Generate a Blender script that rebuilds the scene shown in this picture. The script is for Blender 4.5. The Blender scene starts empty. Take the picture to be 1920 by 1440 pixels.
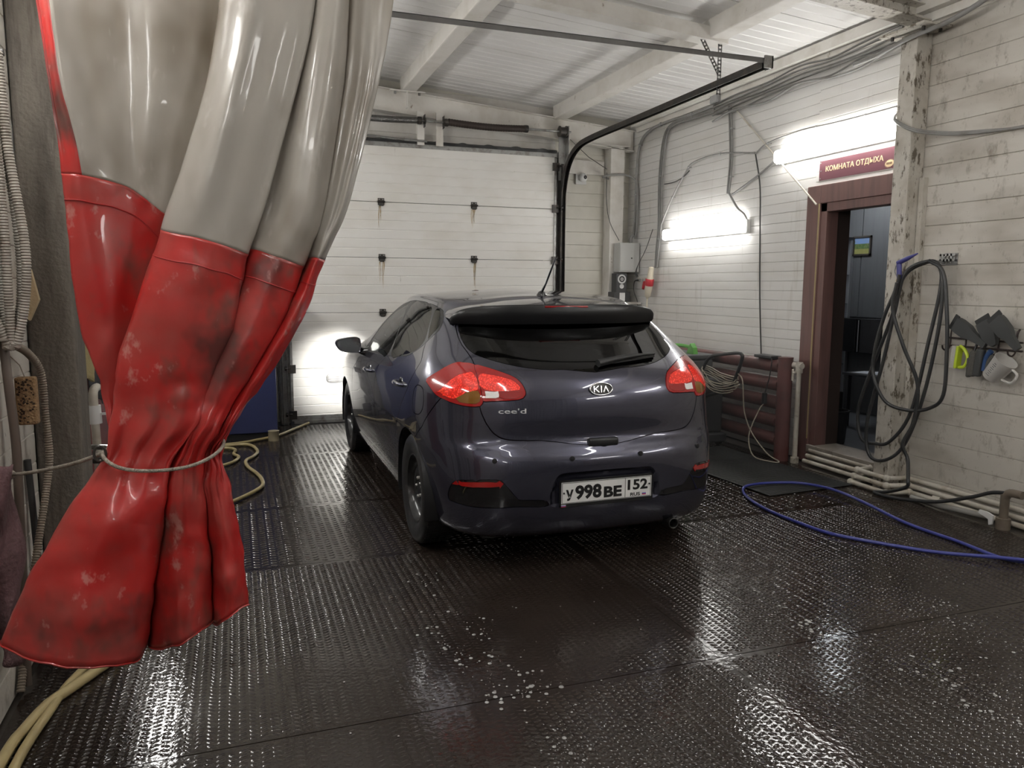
import bpy, bmesh, math, random
import numpy as np
from mathutils import Vector, Matrix, noise
from mathutils.geometry import tessellate_polygon
random.seed(7); RNG = np.random.default_rng(7)
SC = bpy.context.scene; COL = SC.collection
# ---------------------------------------------------------------- camera
CAM_H, YAW, PITCH, ROLL, FPX = 1.481, .3444, .1265, .0054, 1442.0
_f = Vector((math.sin(YAW)*math.cos(PITCH), math.cos(YAW)*math.cos(PITCH), -math.sin(PITCH)))
_r = Vector((math.cos(YAW), -math.sin(YAW), 0)); _u = _r.cross(_f)
_r2 = math.cos(ROLL)*_r + math.sin(ROLL)*_u; _u2 = -math.sin(ROLL)*_r + math.cos(ROLL)*_u
cd = bpy.data.cameras.new('camera'); cam = bpy.data.objects.new('camera', cd); COL.objects.link(cam)
cd.sensor_fit = 'HORIZONTAL'; cd.sensor_width = 36.0; cd.lens = FPX/1920*36; cd.clip_start = .02; cd.clip_end = 80
m3 = Matrix((_r2, _u2, -_f)).transposed(); cam.matrix_world = Matrix.Translation((0, 0, CAM_H)) @ m3.to_4x4()
SC.camera = cam
# ---------------------------------------------------------------- world, exposure
w = bpy.data.worlds.new('world'); SC.world = w; w.use_nodes = True
w.node_tree.nodes['Background'].inputs[0].default_value = (.62, .66, .72, 1)
w.node_tree.nodes['Background'].inputs[1].default_value = .02
LAMP_STRENGTH = 21.0          # emission of every tube-lamp diffuser
vs = SC.view_settings; vs.view_transform = 'Standard'; vs.look = 'None'; vs.gamma = 1.0; vs.use_curve_mapping = False
vs.exposure = 0.75
SC.cycles.caustics_reflective = False; SC.cycles.caustics_refractive = False
# ---------------------------------------------------------------- helpers
def V3(*a): return Vector(a)
def crom(P, n, closed=False):
    P = np.asarray(P, float)
    if n <= 1: return P
    Q = np.concatenate([P[-1:], P, P[:2]]) if closed else np.concatenate([2*P[:1]-P[1:2], P, 2*P[-1:]-P[-2:-1]])
    out = []
    for i in range(len(P)-(0 if closed else 1)):
        a, b, c, d = Q[i], Q[i+1], Q[i+2], Q[i+3]
        for k in range(n):
            t = k/n
            out.append(.5*((2*b)+(c-a)*t+(2*a-5*b+4*c-d)*t*t+(3*b-a-3*c+d)*t**3))
    if not closed: out.append(P[-1])
    return np.array(out)
class MB:
    """collects simple solids into one mesh"""
    def __init__(s): s.v = []; s.f = []; s.bev = False
    def add(s, v, f):
        o = len(s.v); s.v += [tuple(map(float, p)) for p in v]; s.f += [tuple(i+o for i in q) for q in f]; return s
    def box(s, lo, hi, M=None, bev=0):
        (a, b, c), (d, e, g) = lo, hi
        if bev > 0:
            s.bev = True
            t = min(bev, .49*min(abs(d-a), abs(e-b), abs(g-c)))
            bm = bmesh.new(); bmesh.ops.create_cube(bm, size=1)
            for q in bm.verts: q.co = Vector(((a+d)/2+q.co.x*(d-a), (b+e)/2+q.co.y*(e-b), (c+g)/2+q.co.z*(g-c)))
            bmesh.ops.bevel(bm, geom=bm.edges[:], offset=t, segments=2, affect='EDGES', profile=.5)
            vv = [q.co.copy() for q in bm.verts]; ff = [[q.index for q in p.verts] for p in bm.faces]; bm.free()
        else:
            vv = [Vector(p) for p in ((a,b,c),(d,b,c),(d,e,c),(a,e,c),(a,b,g),(d,b,g),(d,e,g),(a,e,g))]
            ff = [(0,3,2,1),(4,5,6,7),(0,1,5,4),(1,2,6,5),(2,3,7,6),(3,0,4,7)]
        if M is not None: vv = [M @ p for p in vv]
        return s.add(vv, ff)
    def cbox(s, c, size, rz=0, ry=0, rx=0, bev=0):
        M = Matrix.Translation(c) @ Matrix.Rotation(rz,4,'Z') @ Matrix.Rotation(ry,4,'Y') @ Matrix.Rotation(rx,4,'X')
        h = [q/2 for q in size]; return s.box([-q for q in h], h, M, bev)
    def tube(s, pts, r, seg=8, sm=0, cap=True, up=None, rad=None, closed=False):
        P = crom(pts, sm, closed) if sm else np.asarray(pts, float)
        n = len(P); R = np.full(n, r) if rad is None else np.interp(np.linspace(0,1,n), np.linspace(0,1,len(rad)), rad)
        T = np.zeros_like(P)
        if closed: T = np.roll(P,-1,0)-np.roll(P,1,0)
        else: T[1:-1] = P[2:]-P[:-2]; T[0] = P[1]-P[0]; T[-1] = P[-1]-P[-2]
        L = np.linalg.norm(T,axis=1,keepdims=True); L[L<1e-9] = 1; T = T/L
        u = np.array([0,0,1.]) if abs(T[0][2]) < .9 else np.array([1.,0,0])
        vv = []; N = u-T[0]*(u@T[0]); N /= np.linalg.norm(N)
        for i in range(n):
            N = N-T[i]*(N@T[i]); N /= max(np.linalg.norm(N),1e-9); B = np.cross(T[i],N)
            for k in range(seg):
                a = 2*math.pi*k/seg; vv.append(P[i]+R[i]*(math.cos(a)*N+math.sin(a)*B))
        ff = []
        for i in range(n if closed else n-1):
            j = (i+1) % n
            for k in range(seg): ff.append((i*seg+k, i*seg+(k+1)%seg, j*seg+(k+1)%seg, j*seg+k))
        if cap and not closed: ff.append(tuple(range(seg))[::-1]); ff.append(tuple((n-1)*seg+k for k in range(seg)))
        return s.add(vv, ff)
    def cyl(s, a, b, r, seg=16, r2=None):
        return s.tube([a, b], r, seg, rad=None if r2 is None else [r, r2])
    def lathe(s, prof, o=(0,0,0), ax=(0,0,1), seg=24, cap=True):
        ax = Vector(ax).normalized(); q = Vector((0,0,1)).rotation_difference(ax); o = Vector(o); vv = []
        for (r, h) in prof:
            for k in range(seg):
                a = 2*math.pi*k/seg; vv.append(o + q @ Vector((r*math.cos(a), r*math.sin(a), h)))
        ff = [(i*seg+k, i*seg+(k+1)%seg, (i+1)*seg+(k+1)%seg, (i+1)*seg+k) for i in range(len(prof)-1) for k in range(seg)]
        if cap: ff.append(tuple(range(seg))[::-1]); ff.append(tuple((len(prof)-1)*seg+k for k in range(seg)))
        return s.add(vv, ff)
    def prism(s, poly, ext, frame=None):
        """2-D polygon extruded: frame=(origin, ex, ey); ext = vector"""
        o, ex, ey = frame if frame else ((0,0,0),(1,0,0),(0,1,0)); o = Vector(o); ex = Vector(ex); ey = Vector(ey); ext = Vector(ext)
        n = len(poly); vv = [o+ex*p[0]+ey*p[1] for p in poly]; vv += [p+ext for p in vv]
        ff = [(i,(i+1)%n,n+(i+1)%n,n+i) for i in range(n)]
        tr = tessellate_polygon([[Vector((p[0],p[1],0)) for p in poly]])
        ff += [tuple(t) for t in tr] + [tuple(n+i for i in t)[::-1] for t in tr]
        return s.add(vv, ff)
    def ball(s, c, r, seg=12, rings=7, sc=(1,1,1)):
        prof = []
        vv = []
        for i in range(rings+1):
            t = math.pi*i/rings
            for k in range(seg):
                a = 2*math.pi*k/seg; vv.append((c[0]+r*sc[0]*math.sin(t)*math.cos(a), c[1]+r*sc[1]*math.sin(t)*math.sin(a), c[2]+r*sc[2]*math.cos(t)))
        ff = [(i*seg+k,(i+1)*seg+k,(i+1)*seg+(k+1)%seg,i*seg+(k+1)%seg) for i in range(rings) for k in range(seg)]
        return s.add(vv, ff)
    def grid(s, G, flip=False):
        G = np.asarray(G); a, b = G.shape[:2]
        ff = [(i*b+j,i*b+j+1,(i+1)*b+j+1,(i+1)*b+j) for i in range(a-1) for j in range(b-1)]
        if flip: ff = [q[::-1] for q in ff]
        return s.add(G.reshape(-1,3), ff)
WL = {}
def wloc(o):
    p = Vector((0,0,0))
    while o is not None: p = p + o.location; o = o.parent
    return p
def obj(name, mb, mat=None, parent=None, smooth=True, ang=48, fixn=True, kind=None):
    v, f = (mb.v, mb.f) if isinstance(mb, MB) else mb
    v = np.asarray(v, float).reshape(-1,3)
    if parent is None: org = np.array([(v[:,0].min()+v[:,0].max())/2, (v[:,1].min()+v[:,1].max())/2, v[:,2].min()])
    else: org = np.array(wloc(parent))
    me = bpy.data.meshes.new(name); me.from_pydata((v-org).tolist(), [], f)
    if fixn:
        bm = bmesh.new(); bm.from_mesh(me); bmesh.ops.recalc_face_normals(bm, faces=bm.faces[:]); bm.to_mesh(me); bm.free()
    if smooth:
        me.polygons.foreach_set('use_smooth', [True]*len(me.polygons))
        if ang is not None: me.set_sharp_from_angle(angle=math.radians(ang))
    me.update()
    o = bpy.data.objects.new(name, me); COL.objects.link(o)
    if parent is None: o.location = org
    else: o.parent = parent
    if mat is not None:
        for q in (mat if isinstance(mat,(list,tuple)) else [mat]): me.materials.append(q)
    if smooth and isinstance(mb, MB) and mb.bev:
        md = o.modifiers.new('weighted_normals','WEIGHTED_NORMAL'); md.keep_sharp = True; md.weight = 90
    if kind: o['kind'] = kind
    return o
def tag(o, label, cat, group=None):
    o['label'] = label; o['category'] = cat
    if group: o['group'] = group
    return o
def thing(name, loc, label, cat, group=None):
    o = bpy.data.objects.new(name, None); COL.objects.link(o); o.location = loc; o.empty_display_size = .1
    return tag(o, label, cat, group)
def struct(name, mb, mat, parent=None, **k):
    o = obj(name, mb, mat, parent, **k)
    if parent is None: o['kind'] = 'structure'
    return o
def struct_root(name, loc):
    o = bpy.data.objects.new(name, None); COL.objects.link(o); o.location = loc; o['kind'] = 'structure'; return o
def inst(src, parent, loc, rot=(0,0,0), sc=(1,1,1)):
    c = src.copy(); COL.objects.link(c); c.parent = parent; c.location = loc; c.rotation_euler = rot; c.scale = sc; return c
def text_mesh(txt, size, ext=.0015, sx=1, bold=0):
    cu = bpy.data.curves.new('t', 'FONT'); cu.body = txt; cu.size = size; cu.extrude = ext; cu.align_x = 'CENTER'; cu.align_y = 'CENTER'; cu.resolution_u = 3; cu.offset = bold
    o = bpy.data.objects.new('t', cu); COL.objects.link(o); bpy.context.view_layer.update()
    me = bpy.data.meshes.new_from_object(o.evaluated_get(bpy.context.evaluated_depsgraph_get()))
    v = [(p.co.x*sx, p.co.y, p.co.z) for p in me.vertices]; f = [tuple(p.vertices) for p in me.polygons]
    bpy.data.objects.remove(o); bpy.data.curves.remove(cu); bpy.data.meshes.remove(me)
    return v, f
def place(vf, o, ex, ey):
    o, ex, ey = Vector(o), Vector(ex).normalized(), Vector(ey).normalized(); ez = ex.cross(ey)
    return [o+ex*p[0]+ey*p[1]+ez*p[2] for p in vf[0]], vf[1]
def fit_width(vf, wd, ht=None):
    v = np.array(vf[0]); a = v[:,0].min(); b = v[:,0].max(); c = v[:,1].min(); d = v[:,1].max()
    s = wd/(b-a); t = s if ht is None else ht/(d-c)
    v[:,0] = (v[:,0]-(a+b)/2)*s; v[:,1] = (v[:,1]-(c+d)/2)*t
    return v.tolist(), vf[1]
# ---------------------------------------------------------------- materials
MATS = {}
def mat(name, col, rough=.5, metal=0., dirt=None, dirt_amt=.5, dscale=3., dstretch=(1,1,1), bump=0., bscale=60., rvar=0., coat=0., emis=None, estr=0., trans=0., spec=.5, det=3., alpha=1., dlo=.45, dhi=.7, ior=1.5, sheen=0):
    if name in MATS: return MATS[name]
    m = bpy.data.materials.new(name); m.use_nodes = True; MATS[name] = m
    nt = m.node_tree; N = nt.nodes; L = nt.links; b = N['Principled BSDF']
    b.inputs['Base Color'].default_value = (*col, 1); b.inputs['Roughness'].default_value = rough; b.inputs['Metallic'].default_value = metal
    b.inputs['Specular IOR Level'].default_value = spec; b.inputs['Coat Weight'].default_value = coat; b.inputs['Coat Roughness'].default_value = .03
    b.inputs['Transmission Weight'].default_value = trans; b.inputs['Alpha'].default_value = alpha; b.inputs['IOR'].default_value = ior
    if emis: b.inputs['Emission Color'].default_value = (*emis, 1); b.inputs['Emission Strength'].default_value = estr
    if dirt or bump or rvar:
        tc = N.new('ShaderNodeNewGeometry')
    if dirt or rvar:
        mp = N.new('ShaderNodeMapping'); mp.inputs['Scale'].default_value = dstretch; L.new(tc.outputs['Position'], mp.inputs['Vector'])
        nz = N.new('ShaderNodeTexNoise'); nz.inputs['Scale'].default_value = dscale; nz.inputs['Detail'].default_value = det; nz.inputs['Roughness'].default_value = .65
        L.new(mp.outputs[0], nz.inputs['Vector'])
        rp = N.new('ShaderNodeMapRange'); rp.inputs['From Min'].default_value = dlo; rp.inputs['From Max'].default_value = dhi; rp.inputs['To Max'].default_value = dirt_amt
        L.new(nz.outputs['Fac'], rp.inputs['Value'])
        if dirt:
            mx = N.new('ShaderNodeMix'); mx.data_type = 'RGBA'; mx.inputs['A'].default_value = (*col,1); mx.inputs['B'].default_value = (*dirt,1)
            L.new(rp.outputs[0], mx.inputs['Factor']); L.new(mx.outputs['Result'], b.inputs['Base Color'])
        if rvar:
            ad = N.new('ShaderNodeMath'); ad.operation = 'MULTIPLY_ADD'; ad.inputs[1].default_value = rvar; ad.inputs[2].default_value = rough
            L.new(nz.outputs['Fac'], ad.inputs[0]); L.new(ad.outputs[0], b.inputs['Roughness'])
    if bump:
        n2 = N.new('ShaderNodeTexNoise'); n2.inputs['Scale'].default_value = bscale; n2.inputs['Detail'].default_value = 2; L.new(tc.outputs['Position'], n2.inputs['Vector'])
        bp = N.new('ShaderNodeBump'); bp.inputs['Strength'].default_value = bump; bp.inputs['Distance'].default_value = .01
        L.new(n2.outputs['Fac'], bp.inputs['Height']); L.new(bp.outputs[0], b.inputs['Normal'])
    return m
def add_streaks(m, col, scale=(14,14,.6), lo=.56, hi=.75, amt=.7, spots=None):
    """second colour layer: rust or grime streaks of their own shape"""
    nt = m.node_tree; N = nt.nodes; L = nt.links; b = N['Principled BSDF']; inp = b.inputs['Base Color']
    tc = N.new('ShaderNodeNewGeometry'); mp = N.new('ShaderNodeMapping'); mp.inputs['Scale'].default_value = scale; L.new(tc.outputs['Position'], mp.inputs['Vector'])
    nz = N.new('ShaderNodeTexNoise'); nz.inputs['Scale'].default_value = 1; nz.inputs['Detail'].default_value = 4; nz.inputs['Roughness'].default_value = .7; L.new(mp.outputs[0], nz.inputs['Vector'])
    rp = N.new('ShaderNodeMapRange'); rp.inputs['From Min'].default_value = lo; rp.inputs['From Max'].default_value = hi; rp.inputs['To Max'].default_value = amt; L.new(nz.outputs['Fac'], rp.inputs['Value'])
    mx = N.new('ShaderNodeMix'); mx.data_type = 'RGBA'; mx.inputs['B'].default_value = (*col,1); L.new(rp.outputs[0], mx.inputs['Factor'])
    if inp.links: L.new(inp.links[0].from_socket, mx.inputs['A'])
    else: mx.inputs['A'].default_value = inp.default_value
    L.new(mx.outputs['Result'], inp); return m
WALLW = add_streaks(mat('painted_wall_panel', (.74,.73,.71), .38, dirt=(.60,.57,.52), dirt_amt=.55, dscale=1.6, dstretch=(1,.5,2.5), bump=.05, bscale=90), (.33,.29,.23), (9,9,1.1), .58,.78,.45)
WALLD = add_streaks(mat('grimy_wall_panel', (.56,.53,.48), .45, dirt=(.36,.325,.275), dirt_amt=.85, dscale=2.2, dstretch=(1,.6,1.6), bump=.08, bscale=70), (.19,.165,.135), (10,10,3.5), .58,.80,.6); add_streaks(WALLD, (.20,.165,.125), (9,9,6.0), .58,.72,.7); add_streaks(WALLD, (.10,.085,.07), (55,55,40), .66,.70,.8)
WALLB = mat('cream_wall_panel', (.70,.675,.60), .42, dirt=(.52,.49,.42), dirt_amt=.6, dscale=2.0, bump=.04)
GATEW = add_streaks(mat('gate_panel_white', (.82,.805,.77), .3, dirt=(.68,.64,.57), dirt_amt=.5, dscale=1.4, dstretch=(1,1,2), bump=.04, bscale=45), (.30,.26,.20), (30,30,4), .70,.80,.8)
CEILW = mat('ceiling_panel', (.84,.83,.815), .3, dirt=(.70,.68,.65), dirt_amt=.5, dscale=1.2, dstretch=(1,3,1), bump=.03)
STEELW = add_streaks(mat('painted_steel', (.74,.715,.67), .42, dirt=(.52,.48,.41), dirt_amt=.55, dscale=3.5, bump=.15, bscale=40), (.22,.15,.09), (11,11,7), .66,.76,.8)
STEELO = add_streaks(mat('old_painted_column', (.56,.53,.475), .5, dirt=(.36,.32,.26), dirt_amt=.8, dscale=4, bump=.35, bscale=45), (.10,.075,.05), (22,22,9), .545,.63,.92)
CONC = add_streaks(mat('worn_concrete', (.135,.118,.098), .8, dirt=(.07,.06,.05), dirt_amt=.8, dscale=5, dstretch=(3,3,.5), bump=.5, bscale=55), (.05,.042,.035), (26,26,2.0), .52,.68,.7)
GALV = mat('galvanised_steel', (.38,.38,.37), .38, .75, dirt=(.16,.14,.12), dirt_amt=.8, dscale=12, bump=.05)
DKMET = mat('dark_oily_metal', (.055,.052,.05), .38, .6, dirt=(.12,.10,.08), dirt_amt=.6, dscale=14)
RUBBER = mat('black_rubber', (.022,.022,.022), .5, bump=.06)
BLKPL = mat('black_plastic', (.025,.025,.027), .35)
GREYPL = mat('grey_plastic', (.36,.36,.36), .45)
CABLE = mat('grey_cable', (.27,.265,.255), .5, dirt=(.17,.155,.14), dirt_amt=.6, dscale=9)
CABLEB = mat('black_cable', (.03,.03,.03), .5)
MAROON = mat('maroon_door_laminate', (.19,.105,.095), .42, dirt=(.12,.075,.068), dirt_amt=.7, dscale=4, dstretch=(5,5,.4))
HEATR = mat('maroon_heater_paint', (.15,.062,.058), .45, dirt=(.075,.048,.042), dirt_amt=.8, dscale=5, bump=.1)
PIPEW = add_streaks(mat('white_plastic_pipe', (.58,.545,.48), .4, dirt=(.34,.29,.22), dirt_amt=.9, dscale=6), (.12,.09,.06), (18,18,18), .60,.74,.7)
CHROME = mat('chrome', (.75,.75,.76), .12, 1.0)
LAMPW = mat('lamp_diffuser', (.9,.9,.9), .4, emis=(1,.985,.955), estr=LAMP_STRENGTH)
LAMPS = mat('soft_lamp_diffuser', (.9,.9,.9), .4, emis=(1,.985,.955), estr=LAMP_STRENGTH*.58)
LAMPB = mat('lamp_body', (.68,.68,.66), .45)
# ---------------------------------------------------------------- room
XR, XL, YB, YF = 4.60, -.80, 8.62, -4.0       # right wall, left wall, gate wall, wall behind the camera
def zc(x): return 3.45 + .08*(XR-x)           # sloping roof underside
def strip(y0, y1, z0, z1, x, th, sgn, g=.004, axis='y'):
    """one siding strip with chamfered long edges; sgn: direction the face looks along"""
    m = MB(); prof = [(0,z0),(th-.004,z0+.0005),(th,z0+g),(th,z1-g),(th-.004,z1-.0005),(0,z1)]
    if axis == 'y':
        n = len(prof); v = [(x+sgn*p, y0, z) for p, z in prof]+[(x+sgn*p, y1, z) for p, z in prof]
    else:
        n = len(prof); v = [(y0, x+sgn*p, z) for p, z in prof]+[(y1, x+sgn*p, z) for p, z in prof]
    f = [(i,(i+1)%n,n+(i+1)%n,n+i) for i in range(n)]+[tuple(range(n)),tuple(range(n,2*n))[::-1]]
    return m.add(v, f)
TOP = 3.40
def cladding(wall, y0, y1, z0, z1, h, x, sgn, mt, axis='y'):
    k = max(1, round((z1-z0)/h)); src = None
    for i in range(k):
        a = z0+(z1-z0)*i/k; b = z0+(z1-z0)*(i+1)/k
        if src is None: src = obj('plank', strip(y0,y1,a,b,x,.012,sgn,axis=axis), mt, wall, smooth=False); a0 = a
        else: inst(src, wall, (0,0,a-a0))
# right wall: two runs with the door opening between them
DY0, DY1, DZ0, DZ1 = 4.42, 5.24, .15, 2.17
m = MB(); xb = XR+.012
m.box((xb,DY1,0),(xb+.22,YB+.3,3.75)); m.box((xb,DY0,DZ1),(xb+.22,DY1,3.75)); m.box((xb,YF,0),(xb+.22,DY0,3.75)); m.box((xb,DY0,0),(xb+.22,DY1,DZ0))
wall_right = struct('wall_right', m, WALLW, smooth=False)
cladding(wall_right, DY1+.10, YB, 0, TOP+.02, .085, xb, -1, WALLW)
cladding(wall_right, DY0-.1, DY1+.10, DZ1+.10, TOP+.02, .085, xb, -1, WALLW)
cladding(wall_right, YF, DY0-.1, 0, TOP+.02, .137, xb, -1, WALLD)
# gate wall
GX0, GX1, GZ, GY = .55, 3.54, 2.97, 8.45
m = MB(); yb = YB+.012
m.box((XL-.2,yb,0),(GX0-.02,yb+.2,3.95)); m.box((GX1+.02,yb,0),(XR+.25,yb+.2,3.95)); m.box((GX0-.02,yb,GZ),(GX1+.02,yb+.2,3.95))
wall_back = struct('wall_back', m, WALLB, smooth=False)
cladding(wall_back, GX1+.08, XR, 0, 3.2, .155, yb, -1, WALLB, axis='x')
cladding(wall_back, XL, GX0-.08, 0, 3.2, .155, yb, -1, WALLB, axis='x')
cladding(wall_back, GX0-.08, GX1+.08, GZ+.02, 3.60, .155, yb, -1, STEELW, axis='x')
# left wall
m = MB().box((XL-.212,YF,0),(XL-.012,YB+.2,3.95)); wall_left = struct('wall_left', m, WALLD, smooth=False)
cladding(wall_left, YF, 3.60, 0, 3.75, .125, XL-.012, 1, WALLD)
cladding(wall_left, 3.80, YB, 0, 3.75, .125, XL-.012, 1, WALLW)
# wall behind the camera: grey corrugated sheet
m = MB(); G = []
xs = np.linspace(XL-.2, XR+.2, 300)
for z in (0, 3.95): G.append([(x, YF+.035*math.copysign(min(1,abs(2.2*math.sin(2*math.pi*x/.25))), math.sin(2*math.pi*x/.25)), z) for x in xs])
m.grid(G); m.box((XL-.2,YF-.2,0),(XR+.25,YF-.05,3.95))
wall_front = struct('wall_front', m, mat('grey_corrugated_sheet', (.30,.31,.32), .4, .3, dirt=(.2,.19,.18), dscale=2), smooth=False)
# ceiling: sloping panels laid across, joints proud of one another
m = MB(); m.add([(XL-.2,YF-.2,zc(XL-.2)+.05),(XR+.25,YF-.2,zc(XR+.25)+.05),(XR+.25,YB+.25,zc(XR+.25)+.05),(XL-.2,YB+.25,zc(XL-.2)+.05)]+[(XL-.2,YF-.2,zc(XL-.2)+.15),(XR+.25,YF-.2,zc(XR+.25)+.15),(XR+.25,YB+.25,zc(XR+.25)+.15),(XL-.2,YB+.25,zc(XL-.2)+.15)],
      [(0,1,2,3),(4,7,6,5),(0,4,5,1),(1,5,6,2),(2,6,7,3),(3,7,4,0)])
ceiling = struct('ceiling', m, CEILW, smooth=False)
sl = math.atan(.08)
pan = None; py = YF
while py < YB:
    if pan is None:
        q = MB(); q.box((XL-.2,0,0),(XR+.2,.99,.05),Matrix.Identity(4)); v = [(a, b+py, zc(a)+c) for a,b,c in q.v]
        # shallow ribs across the panel
        for k in range(1,8):
            o = len(v); yy = py+k*.125
            for xx in (XL-.2, XR+.2):
                v += [(xx,yy-.006,zc(xx)),(xx,yy,zc(xx)-.004),(xx,yy+.006,zc(xx))]
            q.f += [(o,o+1,o+4,o+3),(o+1,o+2,o+5,o+4),(o,o+3,o+5,o+2)]
        q.v = v; pan = obj('panel', q, CEILW, ceiling, smooth=False); p0y = py
    else: inst(pan, ceiling, (0,py-p0y,0))
    py += 1.0
# floor slab
m = MB().box((XL-.2,YF-.2,-.25),(XR+.25,YB+.4,-.012)); FLOORC = mat('wet_concrete', (.045,.038,.033), .22, dirt=(.08,.068,.055), dscale=3, rvar=.2, bump=.1, bscale=30)
floor = struct('floor', m, FLOORC, smooth=False)
# roof steel ---------------------------------------------------------------
def slope_beam_x(m, x0, x1, y, off, w, h, t=.008, kind='I'):
    """beam running along X under the sloping roof; off = distance of its top below the roof"""
    def bx(ya, yb_, za, zb_):
        v = [(x, yy, zc(x)-off-zz) for x in (x0,x1) for yy, zz in ((ya,za),(yb_,za),(yb_,zb_),(ya,zb_))]
        m.add(v, [(0,1,2,3),(4,7,6,5),(0,4,5,1),(1,5,6,2),(2,6,7,3),(3,7,4,0)])
    if kind == 'I': bx(y-w/2,y+w/2,0,t); bx(y-w/2,y+w/2,h-t,h); bx(y-t/2,y+t/2,t,h-t)
    else: bx(y-w/2,y+w/2,0,h)
def beam_y(m, x, y0, y1, w, h, kind='C'):
    z = zc(x)
    if kind == 'C':
        m.box((x-w/2,y0,z-h),(x+w/2,y1,z-h+.006)); m.box((x-w/2,y0,z-h),(x-w/2+.006,y1,z)); m.box((x-w/2,y0,z-.006),(x+w/2,y1,z+.02)); m.box((x+w/2-.006,y0,z-h),(x+w/2,y1,z-h+.05))
    else: m.box((x-w/2,y0,z-h),(x+w/2,y1,z+.02),bev=.012)
steel = 0
for nm, x in (('roof_purlin',1.83),('roof_purlin',3.61),('roof_purlin',.15)):
    o = obj('roof_purlin', (lambda q: (beam_y(q, x, YF, 8.50, .16, .135, 'B'), q)[1])(MB()), STEELW, smooth=False)
    tag(o, {1.83:'cream roof purlin in the middle of the ceiling, seated on a bolted cleat', 3.61:'cream roof purlin above the gate track and its perforated hanger', .15:'cream roof purlin behind the top of the curtain'}[x], 'beam', 'roof purlins')
m = MB(); slope_beam_x(m, XL, XR-.02, 8.50, .125, .12, .24)
o = obj('roof_beam', m, STEELW, smooth=False); tag(o, 'cream steel I-beam above the sectional gate', 'beam', 'roof beams')
m = MB(); slope_beam_x(m, .2, 3.70, 5.42, .055, .13, .10, kind='B')
o = obj('roof_beam', m, STEELW, smooth=False); tag(o, 'cream cross beam ending at the perforated hanger', 'beam', 'roof beams')
m = MB(); slope_beam_x(m, XL, XR-.02, 4.33, .05, .16, .10)
o = obj('roof_beam', m, STEELO, smooth=False); tag(o, 'worn steel rafter resting on the cap of the right-hand column', 'beam', 'roof beams')
# eaves angle along the right wall
m = MB(); m.box((XR-.10,YF,3.36),(XR-.004,8.40,3.44))
o = struct('trim_1', m, STEELW, smooth=False)
m = MB().box((XR-.035,YF,3.30),(XR-.004,8.40,3.358)); struct('trim_2', m, STEELW, smooth=False)
# cleat under the middle purlin
cl = thing('purlin_cleat', (1.80,8.44,3.40), 'small bolted steel cleat under the middle purlin', 'bracket')
obj('plate', MB().box((1.62,8.36,3.525),(2.0,8.435,3.535)), STEELW, cl, smooth=False)
obj('web', MB().box((1.80,8.36,3.36),(1.808,8.435,3.525)), STEELW, cl, smooth=False)
for x in (1.68,1.94): obj('bolt', MB().cyl((x,8.395,3.50),(x,8.395,3.525),.014,6), GALV, cl)
# columns ------------------------------------------------------------------
col_r = thing('steel_column', (4.53,4.33,0), 'chipped cream square steel column beside the rest room door', 'column')
obj('shaft', MB().box((4.46,4.26,0),(XR-.001,4.40,3.22),bev=.008), STEELO, col_r)
obj('cap_plate', MB().box((4.34,4.10,3.22),(XR-.001,4.48,3.235)), STEELO, col_r, smooth=False)
for x,y in ((4.40,4.16),(4.40,4.42),(4.55,4.16)): obj('bolt', MB().cyl((x,y,3.195),(x,y,3.22),.012,6), DKMET, col_r)
obj('corner_post', MB().box((4.56,4.215,0),(XR-.001,4.255,2.25)), STEELO, col_r, smooth=False)
m = MB().box((4.26,8.44,0),(4.44,YB-.002,3.13),bev=.006)
cp = thing('steel_post', (4.35,8.53,0), 'cream corner post with a soot stain beside the camera', 'column')
obj('shaft', m, STEELW, cp); obj('cap_plate', MB().box((4.22,8.42,3.13),(4.50,YB-.002,3.142)), STEELW, cp, smooth=False)
m = MB().box((XL+.001,3.60,0),(-.625,3.80,3.60),bev=.014)
o = obj('concrete_column', m, CONC); tag(o, 'dark weathered column beside the tied curtain', 'column')
# ---------------------------------------------------------------- floor mats with raised tread
def wet(name, col, rlo, rhi, bump, dirt):
    m = mat(name, col, rlo, dirt=dirt, dirt_amt=.8, dscale=1.3, bump=bump, bscale=140)
    nt = m.node_tree; N = nt.nodes; L = nt.links; b = N['Principled BSDF']
    tc = N.new('ShaderNodeNewGeometry'); nz = N.new('ShaderNodeTexNoise'); nz.inputs['Scale'].default_value = 1.7; nz.inputs['Detail'].default_value = 2
    L.new(tc.outputs['Position'], nz.inputs['Vector']); rp = N.new('ShaderNodeMapRange'); rp.inputs['From Min'].default_value = .38; rp.inputs['From Max'].default_value = .66
    rp.inputs['To Min'].default_value = rlo; rp.inputs['To Max'].default_value = rhi; L.new(nz.outputs['Fac'], rp.inputs['Value']); L.new(rp.outputs[0], b.inputs['Roughness'])
    b.inputs['IOR'].default_value = 1.5
    return m
MATM = wet('wet_rubber_mat', (.021,.0155,.0125), .02, .10, .05, (.034,.025,.020))
MATB = wet('wet_rubber_base', (.020,.0145,.0118), .05, .15, .12, (.032,.024,.019)); MATB.node_tree.nodes['Noise Texture.001'].inputs['Scale'].default_value = 38
MATX = [-.78, 1.79, 4.43]; MATY = [-.80, .86, 2.48, 4.10, 5.24, 6.90, 8.36]
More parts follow.
